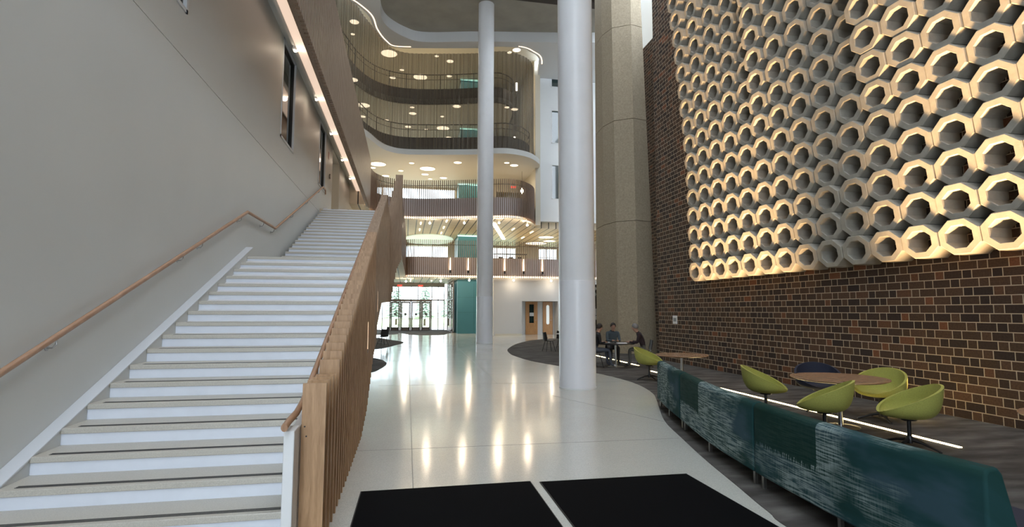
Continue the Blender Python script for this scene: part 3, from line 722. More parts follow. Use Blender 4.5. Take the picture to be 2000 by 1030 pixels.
# little pendant tubes at upper right behind the mesh
for (x, y, z) in [(7.1, 35.0, 16.9), (7.0, 35.2, 13.2)]:
    t = thing('pendant_lamp', 'small glowing tube pendant behind the mesh at the right end', 'lamp', (x, y, z), group='tube pendants behind the mesh')
    MB().tube([(0, 0, .28), (0, 0, 15.7-z if z < 15 else 19.6-z)], .008, 6).build('cord', MT['black'], t)
    MB().tube([(0, 0, -.25), (0, 0, .28)], .06, 12).build('glass_tube', MT['bulb'], t)
t = thing('pendant_lamp', 'tiny glowing pendant above the curved end of the third-floor guard', 'lamp', (7.9, 37, 10.2))
MB().tube([(0, 0, .2), (0, 0, 1.4)], .008, 6).build('cord', MT['black'], t); MB().lathe([(.01, -.2), (.09, -.1), (.1, .05), (.02, .2)], n=14).build('glass_tube', MT['bulb'], t, smooth=True)
# linear lamps in plank gaps
def lin(x0, y0, x1, y1, z, w, label, group=None):
    d = Vector((x1-x0, y1-y0, 0)).normalized(); nn = Vector((-d.y, d.x, 0))*w/2
    o = MB().prism([(x0-nn.x, y0-nn.y), (x1-nn.x, y1-nn.y), (x1+nn.x, y1+nn.y), (x0+nn.x, y0+nn.y)], z-.03, z).build('linear_light', MT['linear'])
    return tag(o, label, 'light', group)
lin(5.6, 35.2, 7.7, 43.2, 7.55, .28, 'long slanting light bar on the second-floor plank ceiling')
for (x, y) in [(.86, 35.9), (.86, 38.8), (2.49, 34.6), (2.49, 37.4), (2.49, 40.2), (7.4, 33.4), (7.4, 37.2), (9.03, 38.4), (9.03, 41.5)]:
    lin(x, y, x, y+.9, 7.55, .07, 'short light bar in a gap of the second-floor plank ceiling', 'short light bars of the second-floor plank ceiling')
for (x, y) in [(.31, 41.5), (.31, 44.0), (-1.32, 41), (-1.86, 44), (1.94, 43)]:
    lin(x, y, x, y+.9, 4.10, .07, 'short light bar in a gap of the ground-floor plank ceiling', 'short light bars of the ground-floor plank ceiling')
vs = [(1.7+2.0*math.cos(a), 44.6+3.2*math.sin(a)) for a in [2*PI*k/48 for k in range(48)]]
tag(MB().prism(vs, 7.50, 7.555).build('oval_ceiling_panel', glow('pale lit oval', (.72, .86, .74), .45)), 'large pale oval ceiling panel over the left part of the second floor', 'ceiling panel')
# wall washers on the second-floor guard
for k, x in enumerate((2.93, 4.17, 6.74, 8.1, 9.47, 13.2)):
    t = thing('guard_uplight', 'small black uplight glowing on the slats of the second-floor guard', 'light', (x, 37.38, 4.42), group='uplights on the second-floor guard')
    MB().box(-.06, .06, -.05, .02, -.1, .1).build('housing', MT['black'], t)
    MB().add([(-.05, .0, .12), (.05, .0, .12), (.02, .0, .95), (-.02, .0, .95), (-.05, -.02, .12), (.05, -.02, .12), (.02, -.02, .95), (-.02, -.02, .95)], [(0, 1, 2, 3), (7, 6, 5, 4), (0, 4, 5, 1), (1, 5, 6, 2), (2, 6, 7, 3), (3, 7, 4, 0)]).build('glow_streak', MT['warm'], t)  # tapered glowing blade stands for the light cast up the slats

# ------------------------------------------------------------------ teal core
tl = MB().box(3.85, 6.15, 41.6, 44.5, 0, 4.12).box(3.85, 6.15, 41.6, 44.5, 5.43, 7.56).box(3.85, 6.15, 41.6, 44.5, 8.8, 11.6).box(3.85, 6.15, 40.6, 44.5, 11.95, 15.7).box(3.85, 6.15, 40.6, 44.5, 16.05, 19.6)
struct('wall_teal', tl, MT['teal'], 'teal panelled lift core rising through every floor', 'wall')
pj = MB()
for z in (1.6, 2.75): pj.box(3.845, 6.155, 41.59, 41.6, z, z+.012)
pj.box(5.1, 5.112, 41.59, 41.6, 0, 4.1)
struct('trim_5', pj, plain('panel shadow gap', (.02, .1, .11), .6), 'fine panel joints on the teal wall', 'trim')
for z, y in ((11.58, 41.55), (7.54, 41.55), (15.68, 40.55), (19.58, 40.55)):
    tag(MB().box(3.8, 6.2, y-.03, y+.01, z-.09, z).build('cove_light', MT['cyan_led']), {11.58: 'cool light line at the top of the teal wall on the third floor', 7.54: 'faint light line at the top of the teal wall on the second floor', 15.68: 'cool light line across the teal wall behind the mesh, lower level', 19.58: 'cool light line across the teal wall behind the mesh, upper level'}[z], 'light strip')

# ------------------------------------------------------------------ far walls
MT['far_white'] = plain('far white wall paint', (.60, .60, .60), .7)
fw = MB()
fw.box(6.15, 8.1, 37.9, 38.1, 0, 4.12).box(8.1, 10.75, 37.9, 38.1, 2.42, 4.12).box(10.75, 15.5, 37.9, 38.1, 0, 4.12)
fw.box(8.0, 8.1, 38.1, 39.0, 0, 2.5).box(10.75, 10.85, 38.1, 39, 0, 2.5).box(8.0, 10.85, 38.1, 39, 2.42, 2.5)
fw.box(8.1, 8.55, 38.9, 39.0, 0, 2.42).box(9.48, 9.85, 38.9, 39.0, 0, 2.42).box(10.6, 10.75, 38.9, 39.0, 0, 2.42)
struct('wall_far', fw, MT['far_white'], 'white wall below the second-floor balcony with a recess for two wooden doors', 'wall')
struct('wall_far_edge', MB().box(6.05, 6.15, 37.9, 42, 0, 4.12), MT['far_white'], 'end of the white wall beside the teal core', 'wall')
def wooddoor(n, x0, x1, lab, oval):
    t = thing(f'door_{n}', lab, 'door', ((x0+x1)/2, 38.85, 0)); t['kind'] = 'structure'
    local(t, bevel(MB().box(x0, x1, 38.82, 38.87, .01, 2.4).build('door_leaf', MT['door_wood'], t), .004))
    xm = (x0+x1)/2
    if oval:
        m = MB().box(xm-.11, xm+.11, 38.80, 38.83, .75, 2.1).lathe([(.11, 0), (.11, .03)], n=20)
        m = MB(); P = [(xm+.11*math.cos(a), 2.05+.11*math.sin(a)) for a in [PI*k/10 for k in range(11)]]+[(xm+.11*math.cos(a), .85+.11*math.sin(a)) for a in [PI+PI*k/10 for k in range(11)]]
        nn = len(P); m.add([(x, 38.81, z) for x, z in P]+[(x, 38.825, z) for x, z in P], [tuple(range(nn)), tuple(range(nn, 2*nn))[::-1]]+[(i, (i+1) % nn, nn+(i+1) % nn, nn+i) for i in range(nn)])
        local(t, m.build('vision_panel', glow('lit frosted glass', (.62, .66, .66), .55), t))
    else:
        local(t, MB().box(xm-.17, xm+.17, 38.81, 38.825, .85, 2.2).build('vision_panel', MT['dark_glass'], t))
        local(t, MB().box(xm-.15, xm+.16, 38.80, 38.808, 1.35, 1.6).build('paper_notice', MT['paper'], t))
    local(t, MB().tube([(x1-.1, 38.80, 1.05), (x1-.1, 38.76, 1.05), (x1-.22, 38.76, 1.05)], .012, 8).build('door_handle', MT['chrome'], t, smooth=True))
wooddoor(1, 8.56, 9.46, 'wooden door with a dark glass panel and a pinned paper', False)
wooddoor(2, 9.86, 10.6, 'wooden door with a tall rounded light panel, half behind the big column', True)
struct('baseboard_far', MB().box(6.15, 8.1, 37.88, 37.9, 0, .12).box(10.75, 15.5, 37.88, 37.9, 0, .12), MT['cream'], 'pale baseboard of the white wall', 'baseboard')
# white wall right of the curtain with stacked windows
fw = MB(); Yw = 36.6
wins = [(9.95, 10.9, 17.8, 20), (9.95, 10.9, 13.65, 16.1), (9.95, 10.9, 9.6, 12.1), (13.6, 14.6, 17.8, 20), (13.6, 14.6, 13.65, 16.1), (13.6, 14.6, 9.6, 12.1)]
xs = [8.95, 9.95, 10.9, 13.6, 14.6, 15.5]
for a, b_ in ((8.95, 9.95), (10.9, 13.6), (14.6, 15.5)): fw.box(a, b_, Yw, Yw+.4, 8.0, 19.3)
for x0, x1 in ((9.95, 10.9), (13.6, 14.6)):
    for z0, z1 in ((8.0, 9.6), (12.1, 13.65), (16.1, 17.8)): fw.box(x0, x1, Yw, Yw+.4, z0, z1)
struct('wall_far_right', fw, MT['white'], 'tall white wall behind the columns with narrow stacked windows', 'wall')
for n, (x0, x1, z0, z1) in enumerate(wins):
    t = thing(f'window_{n+4}', ['narrow window left of the big column, top of three', 'narrow window left of the big column, middle of three', 'narrow window left of the big column, lowest of three', 'window beside the concrete pier, top of three', 'window beside the concrete pier, middle of three', 'window beside the concrete pier, lowest of three'][n], 'window', (x0, Yw, z0)); t['kind'] = 'structure'
    z1 = min(z1, 19.3)
    local(t, MB().box(x0, x0+.06, Yw-.02, Yw+.1, z0, z1).box(x0, x1, Yw-.02, Yw+.1, z0, z0+.05).box(x0, x1, Yw-.02, Yw+.1, z1-.05, z1).build('window_frame', MT['white'], t))
    local(t, MB().box(x0+.06, x1, Yw+.08, Yw+.1, z0+.05, z1-.05).build('window_pane', MT['dark_glass'], t))
# jamb strip closing the curtain end
struct('trim_6', MB().box(8.62, 8.97, 35.9, 36.9, 7.6, 18.3), MT['cream'], 'warm cream jamb at the right end of the mesh curtain', 'trim')
# third floor inner walls
struct('wall_third_floor', MB().box(6.2, 6.75, 41.2, 41.4, 8.8, 11.6).box(6.75, 8.9, 41.2, 41.4, 11.0, 11.6).box(6.2, 8.9, 43.2, 43.4, 8.8, 11.6), MT['cream'], 'cream wall of the third-floor corridor right of the teal core', 'wall')
exs = []
def exit_sign(x, y, z, label, w=.34):
    t = thing('exit_sign', label, 'sign', (x, y, z))
    MB().box(-w/2-.03, w/2+.03, 0, .04, -.1, .1).build('sign_body', MT['exit_body'], t)
    cu = bpy.data.curves.new('letters', 'FONT'); cu.body = 'EXIT'; cu.size = .19; cu.align_x = 'CENTER'; cu.align_y = 'CENTER'; cu.extrude = .004
    cu.materials.append(MT['exit_red']); t0 = bpy.data.objects.new('lettering', cu); C.objects.link(t0); bpy.context.view_layer.update(); dm = bpy.data.meshes.new_from_object(t0.evaluated_get(bpy.context.evaluated_depsgraph_get())); bpy.data.objects.remove(t0); tx = bpy.data.objects.new('lettering', dm); C.objects.link(tx); tx.parent = t
    tx.rotation_euler = (PI/2, 0, 0); tx.location = (0, -.008, 0)
    MB().tube([(0, .02, .1), (0, .02, .22)], .012, 6).build('stem', MT['white'], t)
exit_sign(-.56, 47.4, 3.86, 'red exit sign over the entrance doors, the left one', .5)
exit_sign(1.2, 47.4, 3.86, 'red exit sign over the entrance doors, the right one', .5)
exit_sign(8.0, 40.6, 11.28, 'red exit sign on the third floor at right of the slatted guard', .5)
# back facades: glazing walls (openings to daylight)
def glazing(name, label, x0, x1, y, z0, z1, xs_, zs_, fw_=.06, mat='bronze', parent=None):
    t = parent or thing(name, label, 'window wall', ((x0+x1)/2, y, z0))
    if not parent: t['kind'] = 'structure'
    m = MB(); m.box(x0, x1, y-.05, y+.05, z0, z0+fw_).box(x0, x1, y-.05, y+.05, z1-fw_, z1)
    for x in xs_: m.box(x-fw_/2, x+fw_/2, y-.05, y+.05, z0, z1)
    for z in zs_: m.box(x0, x1, y-.045, y+.045, z-fw_/2, z+fw_/2)
    local(t, m.build('window_frame', MT[mat], t))
    local(t, MB().box(x0, x1, y-.008, y+.008, z0+fw_, z1-fw_).build('window_pane', MT['glass'], t))
    return t
YD = 48.0
glazing('window_20', 'glazed transom band above the entrance doors', -2.6, 3.3, YD, 2.65, 3.85, [-1.3, -.66, .41, 1.0, 2.19, 2.75, 3.27], [])
glazing('window_21', 'full-height glazed sidelight right of the entrance doors', 2.14, 3.3, YD, .02, 2.65, [2.17, 2.75, 3.27], [])
glazing('window_22', 'full-height glazing left of the entrance doors', -6, -1.34, YD, .02, 3.85, [-2.0, -2.8, -3.8, -5], [2.65])
struct('wall_door_head', MB().box(-6, 3.3, YD-.1, YD+.1, 3.85, 4.12), MT['cream'], 'narrow lintel above the entrance glazing', 'wall')
t = thing('window_23', 'glazing returning toward the viewer beside the teal core', 'window wall', (3.3, 46, 0)); t['kind'] = 'structure'
m = MB()
for y in (42.8, 44.4, 46.2, 48.0): m.box(3.56, 3.64, y-.04, y+.04, 0, 4.12)
for z in (.04, 2.65, 3.95): m.box(3.57, 3.63, 42.8, 48, z-.03, z+.03)
local(t, m.build('window_frame', MT['bronze'], t)); local(t, MB().box(3.595, 3.605, 42.8, 48, .05, 4).build('window_pane', MT['glass'], t))
# entrance doors
MB_dh = [(-1.30, -.50), (-.48, .38), (.44, 1.27), (1.29, 2.14)]
frm = thing('door_3', 'bronze frame around the four entrance doors', 'door frame', (.4, YD, 0)); frm['kind'] = 'structure'
m = MB().box(-1.36, 2.16, YD-.07, YD+.07, 2.52, 2.68)
for x in (-1.34, -.49, .41, 1.28, 2.15): m.box(x-.05, x+.05, YD-.07, YD+.07, 0, 2.6)
local(frm, m.build('door_frame', MT['bronze'], frm))
for k, (x0, x1) in enumerate([(-1.28, -.56), (-.43, .35), (.47, 1.22), (1.34, 2.09)]):
    t = thing(f'door_{k+4}', ['leftmost of the four glazed entrance doors', 'second from the left of the four glazed entrance doors', 'third from the left of the four glazed entrance doors', 'rightmost of the four glazed entrance doors'][k], 'door', ((x0+x1)/2, YD, 0)); t['kind'] = 'structure'
    s_ = .10; m = MB().box(x0, x0+s_, YD-.03, YD+.03, .01, 2.5).box(x1-s_, x1, YD-.03, YD+.03, .01, 2.5).box(x0, x1, YD-.03, YD+.03, .01, .30).box(x0, x1, YD-.03, YD+.03, 2.38, 2.5)
    local(t, m.build('door_leaf', MT['bronze'], t)); local(t, MB().box(x0+s_, x1-s_, YD-.006, YD+.006, .3, 2.38).build('window_pane', MT['glass'], t))
    xm = (x0+x1)/2
    local(t, MB().tube([(xm, YD-.012, 1.42), (xm, YD-.02, 1.42)], .11, 18).build('round_sticker', MT['ink'], t))
    local(t, MB().tube([(x0+.05, YD-.08, 1.0), (x1-.05, YD-.08, 1.0)], .02, 8).build('door_handle', MT['chrome'], t))
# second floor back: arch window zone and right windows
def solid_open(name, label, y, x0, x1, z0, z1, holes, mat):
    m = MB(); cur_ = x0
    for (h0, h1, a, b_) in sorted(holes):
        if h0 > cur_: m.box(cur_, h0, y, y+.25, z0, z1)
        if a > z0: m.box(h0, h1, y, y+.25, z0, a)
        if b_ < z1: m.box(h0, h1, y, y+.25, b_, z1)
        cur_ = h1
    if cur_ < x1: m.box(cur_, x1, y, y+.25, z0, z1)
    return struct(name, m, mat, label, 'wall')
solid_open('wall_back_second_floor', 'far wall of the second floor with bright windows', 48.2, -9, 15.5, 5.43, 7.56, [(-4, 3.55, 5.6, 7.5), (7.1, 9.7, 5.6, 7.45), (11.9, 13.6, 5.6, 7.45)], MT['cream'])
glazing('window_24', 'bright wide window behind the second-floor guard', -4, 3.55, 48.2, 5.6, 7.5, [-2, -.4, 1.0, 2.2], [], .05, 'white')
glazing('window_25', 'bright window behind the second-floor guard, right of the slim column', 7.1, 9.7, 48.2, 5.6, 7.45, [8.0, 8.9], [], .05, 'white')
glazing('window_26', 'bright window behind the second-floor guard beside the big column', 11.9, 13.6, 48.2, 5.6, 7.45, [12.6], [6.6], .05, 'white')
solid_open('wall_back_third_floor', 'far wall of the third floor with a wide bright window', 43.4, -9, 3.85, 8.8, 11.6, [(-5, 3.7, 9.0, 11.5)], MT['cream'])
glazing('window_27', 'wide bright window behind the third-floor guard', -5, 3.7, 43.4, 9.0, 11.5, [-3.5, -2, -.6, .9, 2.3], [], .05, 'white')
struct('wall_back_upper', MB().box(-9, 3.85, 45.5, 45.8, 11.95, 19.6).box(6.15, 8.9, 44, 44.3, 11.95, 19.6).box(8.7, 8.95, 36.5, 44, 8.8, 19.6), MT['cream'], 'cream back walls of the two floors behind the mesh', 'wall')
for k in range(2):
    tag(MB().box(-1.95+k*1.9, -.6+k*1.9, 45.4, 45.5, 13.35, 13.6).build('window_slot', glow('daylight slot %d' % k, (.8, .92, 1), 2.0)), ['bright low window slot behind the mesh curtain, left one', 'bright low window slot behind the mesh curtain, right one'][k], 'window')
struct('wall_back_ground', MB().box(3.66, 15.5, 49.6, 49.9, 0, 4.12), MT['far_white'], 'ground-floor back wall behind the white wall', 'wall')
struct('wall_side_far', MB().box(-9.3, -9, 24, 50, 0, 20).box(-9, -3.45, 23.2, 23.4, 0, 5.3).box(15.5, 15.8, 18, 50, 0, 20), MT['white_wall'], 'outer side walls of the far building', 'wall')

# ------------------------------------------------------------------ columns
def column(x, y, r, zr, label):
    t = thing('round_column', label, 'column', (x, y, 0))
    MB().lathe([(r+.006, 0), (r+.006, zr-.012), (r-.004, zr-.006)], n=64).build('lower_cladding', MT['column_base'], t, smooth=True)
    MB().lathe([(r-.01, zr-.012), (r, zr+.004), (r, 18.96 if y > 20 else 20)], n=64).build('shaft', MT['column'], t, smooth=True)
    MB().lathe([(r+.012, 0), (r+.012, .035), (r, .04)], n=64).build('base_ring', MT['white'], t, smooth=True)
column(3.875, 12.05, .412, 2.44, 'large round white column nearest the camera, standing on the terrazzo')
column(4.14, 29.0, .44, 2.5, 'slimmer looking round white column further back, in front of the teal wall')
# concrete pier, tapering upward
pb = [(8.44, 22.3), (8.62, 21.3), (9.25, 20.75), (10.15, 20.95), (10.75, 22.2), (10.6, 23.4), (9.4, 24.2), (8.5, 23.6)]
pt = [(8.42, 22.3), (8.62, 21.6), (9.35, 21.2), (9.8, 21.3), (10.15, 22.2), (10.0, 23.2), (9.3, 23.8), (8.5, 23.3)]
m = MB(); zl = [0, 5.5, 9.9, 14.1, 18.4]
for k in range(4):
    f0, f1 = zl[k]/18.4, zl[k+1]/18.4
    def mixp(f): return [(a[0]+(b_[0]-a[0])*f, a[1]+(b_[1]-a[1])*f) for a, b_ in zip(pb, pt)]
    m.prism(mixp(f0), 18.4*f0, 18.4*f1-.02, 0, mixp(f1))
o = m.build('concrete_pier', MT['concrete']); weld_normals(o)
tag(o, 'massive rough faceted concrete pier tapering upward beside the brick wall', 'column')
# black art panel with white rings
ap = thing('wall_art', 'black panel with white circles between the big column and the concrete pier', 'artwork', (11.0, 30.2, 0))
local(ap, MB().box(10.3, 11.9, 30.1, 30.2, .05, 3.27).build('panel', MT['black'], ap))
MT['ringw'] = plain('pale discs', (.62, .64, .60), .6)
for (x, z, r) in [(10.77, 3.03, .09), (11.05, 2.92, .17), (10.66, 2.70, .16), (10.92, 2.70, .07), (10.66, 1.93, .12), (10.97, 1.96, .08), (10.87, 1.68, .2), (10.62, 1.46, .12), (10.86, 1.34, .12), (10.55, 1.7, .08), (11.3, 2.4, .15), (11.35, 1.5, .12)]:
    o = MB().tube([(x, 30.06, z), (x, 30.1, z)], r, 20).build('disc', MT['ringw'], ap); local(ap, o)

# ------------------------------------------------------------------ brick wall
BX = 9.0
bw = MB().box(BX, BX+.4, -7, 18.4, 0, 20)
struct('wall_right', bw, MT['brick'], 'dark brown brick wall carrying the concrete tube relief', 'wall')
struct('wall_right_recess', MB().box(11.2, 11.6, 18.2, 30, 0, 14.6).box(9.4, 11.2, 18.05, 18.4, 0, 14), MT['brick'], 'recessed stretch of brick wall beyond the corner, behind the concrete pier', 'wall')
struct('window_28', MB().box(11.3, 11.4, 22.4, 27.5, 14.6, 19), glow('overcast pane', (.72, .75, .74), .35), 'tall pale window high between the pier and the brick wall', 'window')
t = thing('paper_sign', 'small white paper notice on the brick wall', 'sign', (BX, 17.17, 1.31))
MB().box(-.012, 0, -.15, .15, 0, .28).build('sheet', MT['paper'], t); MB().box(-.014, -.012, -.10, .10, .08, .2).build('print', MT['ink'], t)

# ------------------------------------------------------------------ tube relief
rl = thing('tube_relief', 'wall relief of stacked octagonal precast concrete tubes on the brick wall', 'wall sculpture', (BX, 9, 2.9))
ZB, DZ, Y0c, DY = 2.935, .567, 15.1, .672
def front_x(i, j):
    g = i//5; a = i-g*5
    p0 = 0 if j <= 4 else ((j-4)/12)**1.35*.066
    if g == 2: p0 = p0*1.25+(.0 if j < 5 else .004*(j-4))
    f = max(-.012, p0*(1-a/3.0)) if g < 2 else p0*(1-a/6.0)
    return 8.60*(1-f)
def tubepart(i, j):
    x = front_x(i, j); y = Y0c-DY*i; z = ZB+DZ*j
    n = 8; ry = DY/2/math.cos(PI/8)*.985; rz = DZ/2/math.cos(PI/8)*.985
    tau = math.tan(math.radians(9)); jit = random.uniform(-.012, .012)
    vs = []
    rings = [(1.0, BX-.001, 0), (1.0, x, 1), (.955, x-.012, 1), (.66, x-.012, 1), (.63, x+.01, 1), (.60, BX-.001, 0)]
    for (s_, xx, fr) in rings:
        for k in range(n):
            a = PI/8+2*PI*k/n; dy = math.cos(a)*ry*s_; dz = math.sin(a)*rz*s_
            vs.append((xx-(dz*tau+jit)*fr, y+dy, z+dz))
    fs_ = []
    for r_ in range(len(rings)-1):
        for k in range(n):
            k2 = (k+1) % n; fs_.append((r_*n+k, r_*n+k2, (r_+1)*n+k2, (r_+1)*n+k))
    return vs, fs_
def proj(p):
    d = Vector(p)-Vector((0, 0, H)); z = d.dot(Fw)
    return 1000+1060*d.dot(Rr)/z, 515-1060*d.dot(Uu)/z, z
cells = []
for i in range(0, 16):
    for j in range(0, 19):
        u, v, zc = proj((front_x(i, j), Y0c-DY*i, ZB+DZ*j))
        vis = -40 < v and u < 2060
        cells.append((-(0.6/zc) if vis else 1, i, j, vis))
cells.sort()
rest = MB(); cnt = 0
for s_, i, j, vis in cells:
    vs, fs_ = tubepart(i, j)
    if vis and cnt < 100: local(rl, MB().add(vs, fs_).build('tube', MT['precast'], rl)); cnt += 1
    else: rest.add(vs, fs_)
tag(local(rl, rest.build('tubes', MT['precast'], rl)), kind='stuff')

# floor light strip grazing the wall
tag(MB().box(6.98, 7.03, 5.9, 14.9, .0, .018).build('floor_light_strip', MT['floor_led']), 'bright linear light set in the carpet between the sofas and the brick wall', 'light strip')
tag(MB().box(7.28, 7.33, 16.4, 20.4, .0, .018).build('floor_light_strip', MT['floor_led']), 'linear floor light near the table with the seated men', 'light strip')
def area(name, loc, size, energy, col, target=None, spread=None, sy=None):
    ld = bpy.data.lights.new(name, 'AREA'); ld.energy = energy; ld.color = col; ld.shape = 'RECTANGLE'; ld.size = size; ld.size_y = sy or size
    if spread: ld.spread = math.radians(spread)
    o = bpy.data.objects.new(name, ld); C.objects.link(o); o.location = loc
    d = (Vector(target)-Vector(loc)).normalized(); o.rotation_euler = d.to_track_quat('-Z', 'Y').to_euler(); return o
for (y, e, ln) in ((12.9, 250, 4.4), (5.4, 370, 5.6)):
    l = area('wall_graze', (7.95, y, .06), .12, e, (1, .64, .31), (7.98, y, 6.0), 42, ln); l.rotation_euler = (PI, 0, 0)

# ------------------------------------------------------------------ sofas
MT['seat_navy'] = plain('dark navy seat cloth', (.014, .016, .035), .85)
MT['foot'] = plain('sofa leg metal', (.35, .34, .32), .3, .9)
scv = smoothcurve([(4.58, 9.5), (4.30, 8.6), (4.0, 7.5), (3.68, 6.3), (3.47, 5.15), (3.34, 4.0), (3.31, 3.3), (3.34, 2.68)], 10)
Ls = arclen(scv)[-1]
def sofa(d0, d1, label, legs, smat):
    p0 = along(scv, d0); p1 = along(scv, d1)
    t = thing('lounge_sofa', label, 'sofa', ((p0[0]+p1[0])/2+.3, (p0[1]+p1[1])/2, 0), group='teal lounge sofas')
    n = 14
    def loft(prof, name, zoff=0):   # prof: list of (inward offset, z); closed
        vs = []; uv = []; cum = [0]
        for a, b_ in zip(prof, prof[1:]+prof[:1]): cum.append(cum[-1]+math.hypot(a[0]-b_[0], a[1]-b_[1]))
        for i in range(n+1):
            d = d0+(d1-d0)*i/n; x, y, a = along(scv, min(d, Ls*.9999))
            nx, ny = -math.sin(a), math.cos(a)   # left normal (curve runs toward the camera, left is +x side)
            for q, (o_, z) in enumerate(prof): vs.append((x+nx*o_, y+ny*o_, z)); uv.append(((d-d0)/(d1-d0)*.999, z))
        k = len(prof); fs_ = [tuple(range(k))[::-1], tuple(n*k+q for q in range(k))]
        for i in range(n):
            for q in range(k): fs_.append((i*k+q, i*k+(q+1) % k, (i+1)*k+(q+1) % k, (i+1)*k+q))
        o = MB().add(vs, fs_).build(name, MT['seat_navy'] if name == 'seat' else smat, t, smooth=True)
        ul = o.data.uv_layers.new(name='uv')
        for p in o.data.polygons:
            for li, vi in zip(p.loop_indices, p.vertices):
                u0, v0 = uv[vi]; off = vs[vi]; q = vi % k
                ul.data[li].uv = (u0, v0+(prof[q][0]*.8 if q else 0))
        weld_normals(o); local(t, o); bevel(o, .02, 3)
    loft([(0, .14), (.01, .79), (.035, .825), (.12, .83), (.155, .79), (.26, .44), (.26, .14)], 'backrest')
    loft([(.27, .17), (.27, .40), (.29, .445), (.72, .445), (.78, .40), (.78, .17)], 'seat')
    for f, o_ in legs:
        d = d0+(d1-d0)*f; x, y, a = along(scv, min(d, Ls*.99)); nx, ny = -math.sin(a), math.cos(a)
        local(t, MB().box(x+nx*o_-.016, x+nx*o_+.016, y+ny*o_-.016, y+ny*o_+.016, 0, .16).build('leg', MT['foot'], t))
ends = [(.03, .06), (.97, .06), (.03, .7), (.97, .7), (.5, .06)]
def dist_at(yv):
    L = arclen(scv)
    for p, l in zip(scv, L):
        if p[1] <= yv: return l
    return L[-1]
sofa(0.02, dist_at(7.62)-.01, 'farthest teal patterned lounge sofa, the narrow end by the green swivel chair', ends, MT['sofa_a'])
sofa(dist_at(7.62)+.01, dist_at(5.1)-.01, 'middle teal sofa with the large pale scratched patches on its back', ends, MT['sofa_b'])
sofa(dist_at(5.1)+.01, Ls*.999, 'nearest and largest teal sofa at the bottom right corner', ends, MT['sofa_c'])

# ------------------------------------------------------------------ bucket chairs
def bucket_chair(label, loc, rz, mat='lime', group='lime bucket swivel chairs'):
    t = thing('swivel_chair', label, 'chair', loc, rz, group)
    # shell: front is -Y
    nth, nr = 40, 12; vs = []; fs_ = []
    def rim(th):   # th measured from +Y (back)
        b_ = (math.cos(th)+1)/2
        r = .335+.03*abs(math.sin(th)); z = .44+.38*(b_**.85)
        return r, z
    def shellpts(off):
        pts = []
        for j in range(nr+1):
            f = j/nr
            for k in range(nth):
                th = 2*PI*k/nth; R_, Z_ = rim(th)
                rr = (R_-off)*min(1, math.sin(min(1, f*1.25)*PI/2)**.8) if f > 0 else 0
                rr = (R_-off)*(1-(1-min(f*1.15, 1))**2.0)
                z0 = .375+off*.9
                back = (math.cos(th)+1)/2
                zz = z0+(Z_-z0)*(f**(2.0+.8*back))
                sh = .10*f*f*(back-.3)          # lean backwards
                pts.append((math.sin(th)*rr*1.02, math.cos(th)*rr*.92+sh, zz))
        return pts
    A = shellpts(0); B = shellpts(.035)
    o1 = len(A)
    for j in range(nr):
        for k in range(nth):
            k2 = (k+1) % nth
            fs_.append((j*nth+k, j*nth+k2, (j+1)*nth+k2, (j+1)*nth+k))
            fs_.append((o1+j*nth+k, o1+(j+1)*nth+k, o1+(j+1)*nth+k2, o1+j*nth+k2))
    for k in range(nth):
        k2 = (k+1) % nth; fs_.append((nr*nth+k, nr*nth+k2, o1+nr*nth+k2, o1+nr*nth+k))
    o = MB().add(A+B, fs_).build('seat_shell', MT[mat], t, smooth=True)
    bm = bmesh.new(); bm.from_mesh(o.data); bmesh.ops.remove_doubles(bm, verts=bm.verts, dist=.0005); bmesh.ops.recalc_face_normals(bm, faces=bm.faces); bm.to_mesh(o.data); bm.free()
    o.data.polygons.foreach_set('use_smooth', [True]*len(o.data.polygons))
    cush = MB().lathe([(.001, .412), (.20, .412), (.245, .43), (.235, .45), (.15, .462), (.001, .465)], (0, -.03), 28, cap=False).build('seat_cushion', MT[mat], t, smooth=True)
    MB().lathe([(.09, .35), (.10, .375), (.03, .38)], n=20).lathe([(.026, .09), (.026, .36)], n=16).lathe([(.04, .06), (.045, .12), (.028, .15)], n=16).build('column', MT['black'], t, smooth=True)
    for k in range(4):
        a = PI/4+k*PI/2
        MB().tube([(math.cos(a)*.02, math.sin(a)*.02, .105), (math.cos(a)*.15, math.sin(a)*.15, .085), (math.cos(a)*.34, math.sin(a)*.34, .022)], [.024, .019, .013], 8).tube([(math.cos(a)*.34, math.sin(a)*.34, 0), (math.cos(a)*.34, math.sin(a)*.34, .025)], .018, 10).build('leg', MT['black'], t, smooth=True)
    return t
def towards(p, q): return math.atan2(q[1]-p[1], q[0]-p[0])+PI/2   # rz so that -Y points to q
T1, T2, T3 = (6.3, 11.75), (6.52, 7.32), (6.55, 4.05)
bucket_chair('farthest lime green bucket chair, beyond the end of the sofas', (6.12, 13.1, 0), towards((6.12, 13.1), (6.7, 12.6)))
bucket_chair('lime green bucket chair at the left side of the oak table', (6.0, 8.35, 0), towards((6.0, 8.35), (6.75, 7.75)))
bucket_chair('lime green bucket chair with its back to the sofas, centre front of the table', (5.68, 6.66, 0), towards((5.68, 6.66), (5.0, 7.3)))
bucket_chair('lime green bucket chair at the far right of the oak table near the brick', (7.54, 7.62, 0), towards((7.54, 7.62), (6.5, 7.2)))
bucket_chair('nearest lime green bucket chair, lit yellow from below, right of the oak table', (6.4, 6.05, 0), towards((6.4, 6.05), (5.5, 6.55)))
bucket_chair('dark navy chair half hidden behind the oak table', (7.2, 8.55, 0), towards((7.2, 8.55), T2), 'navy', None)
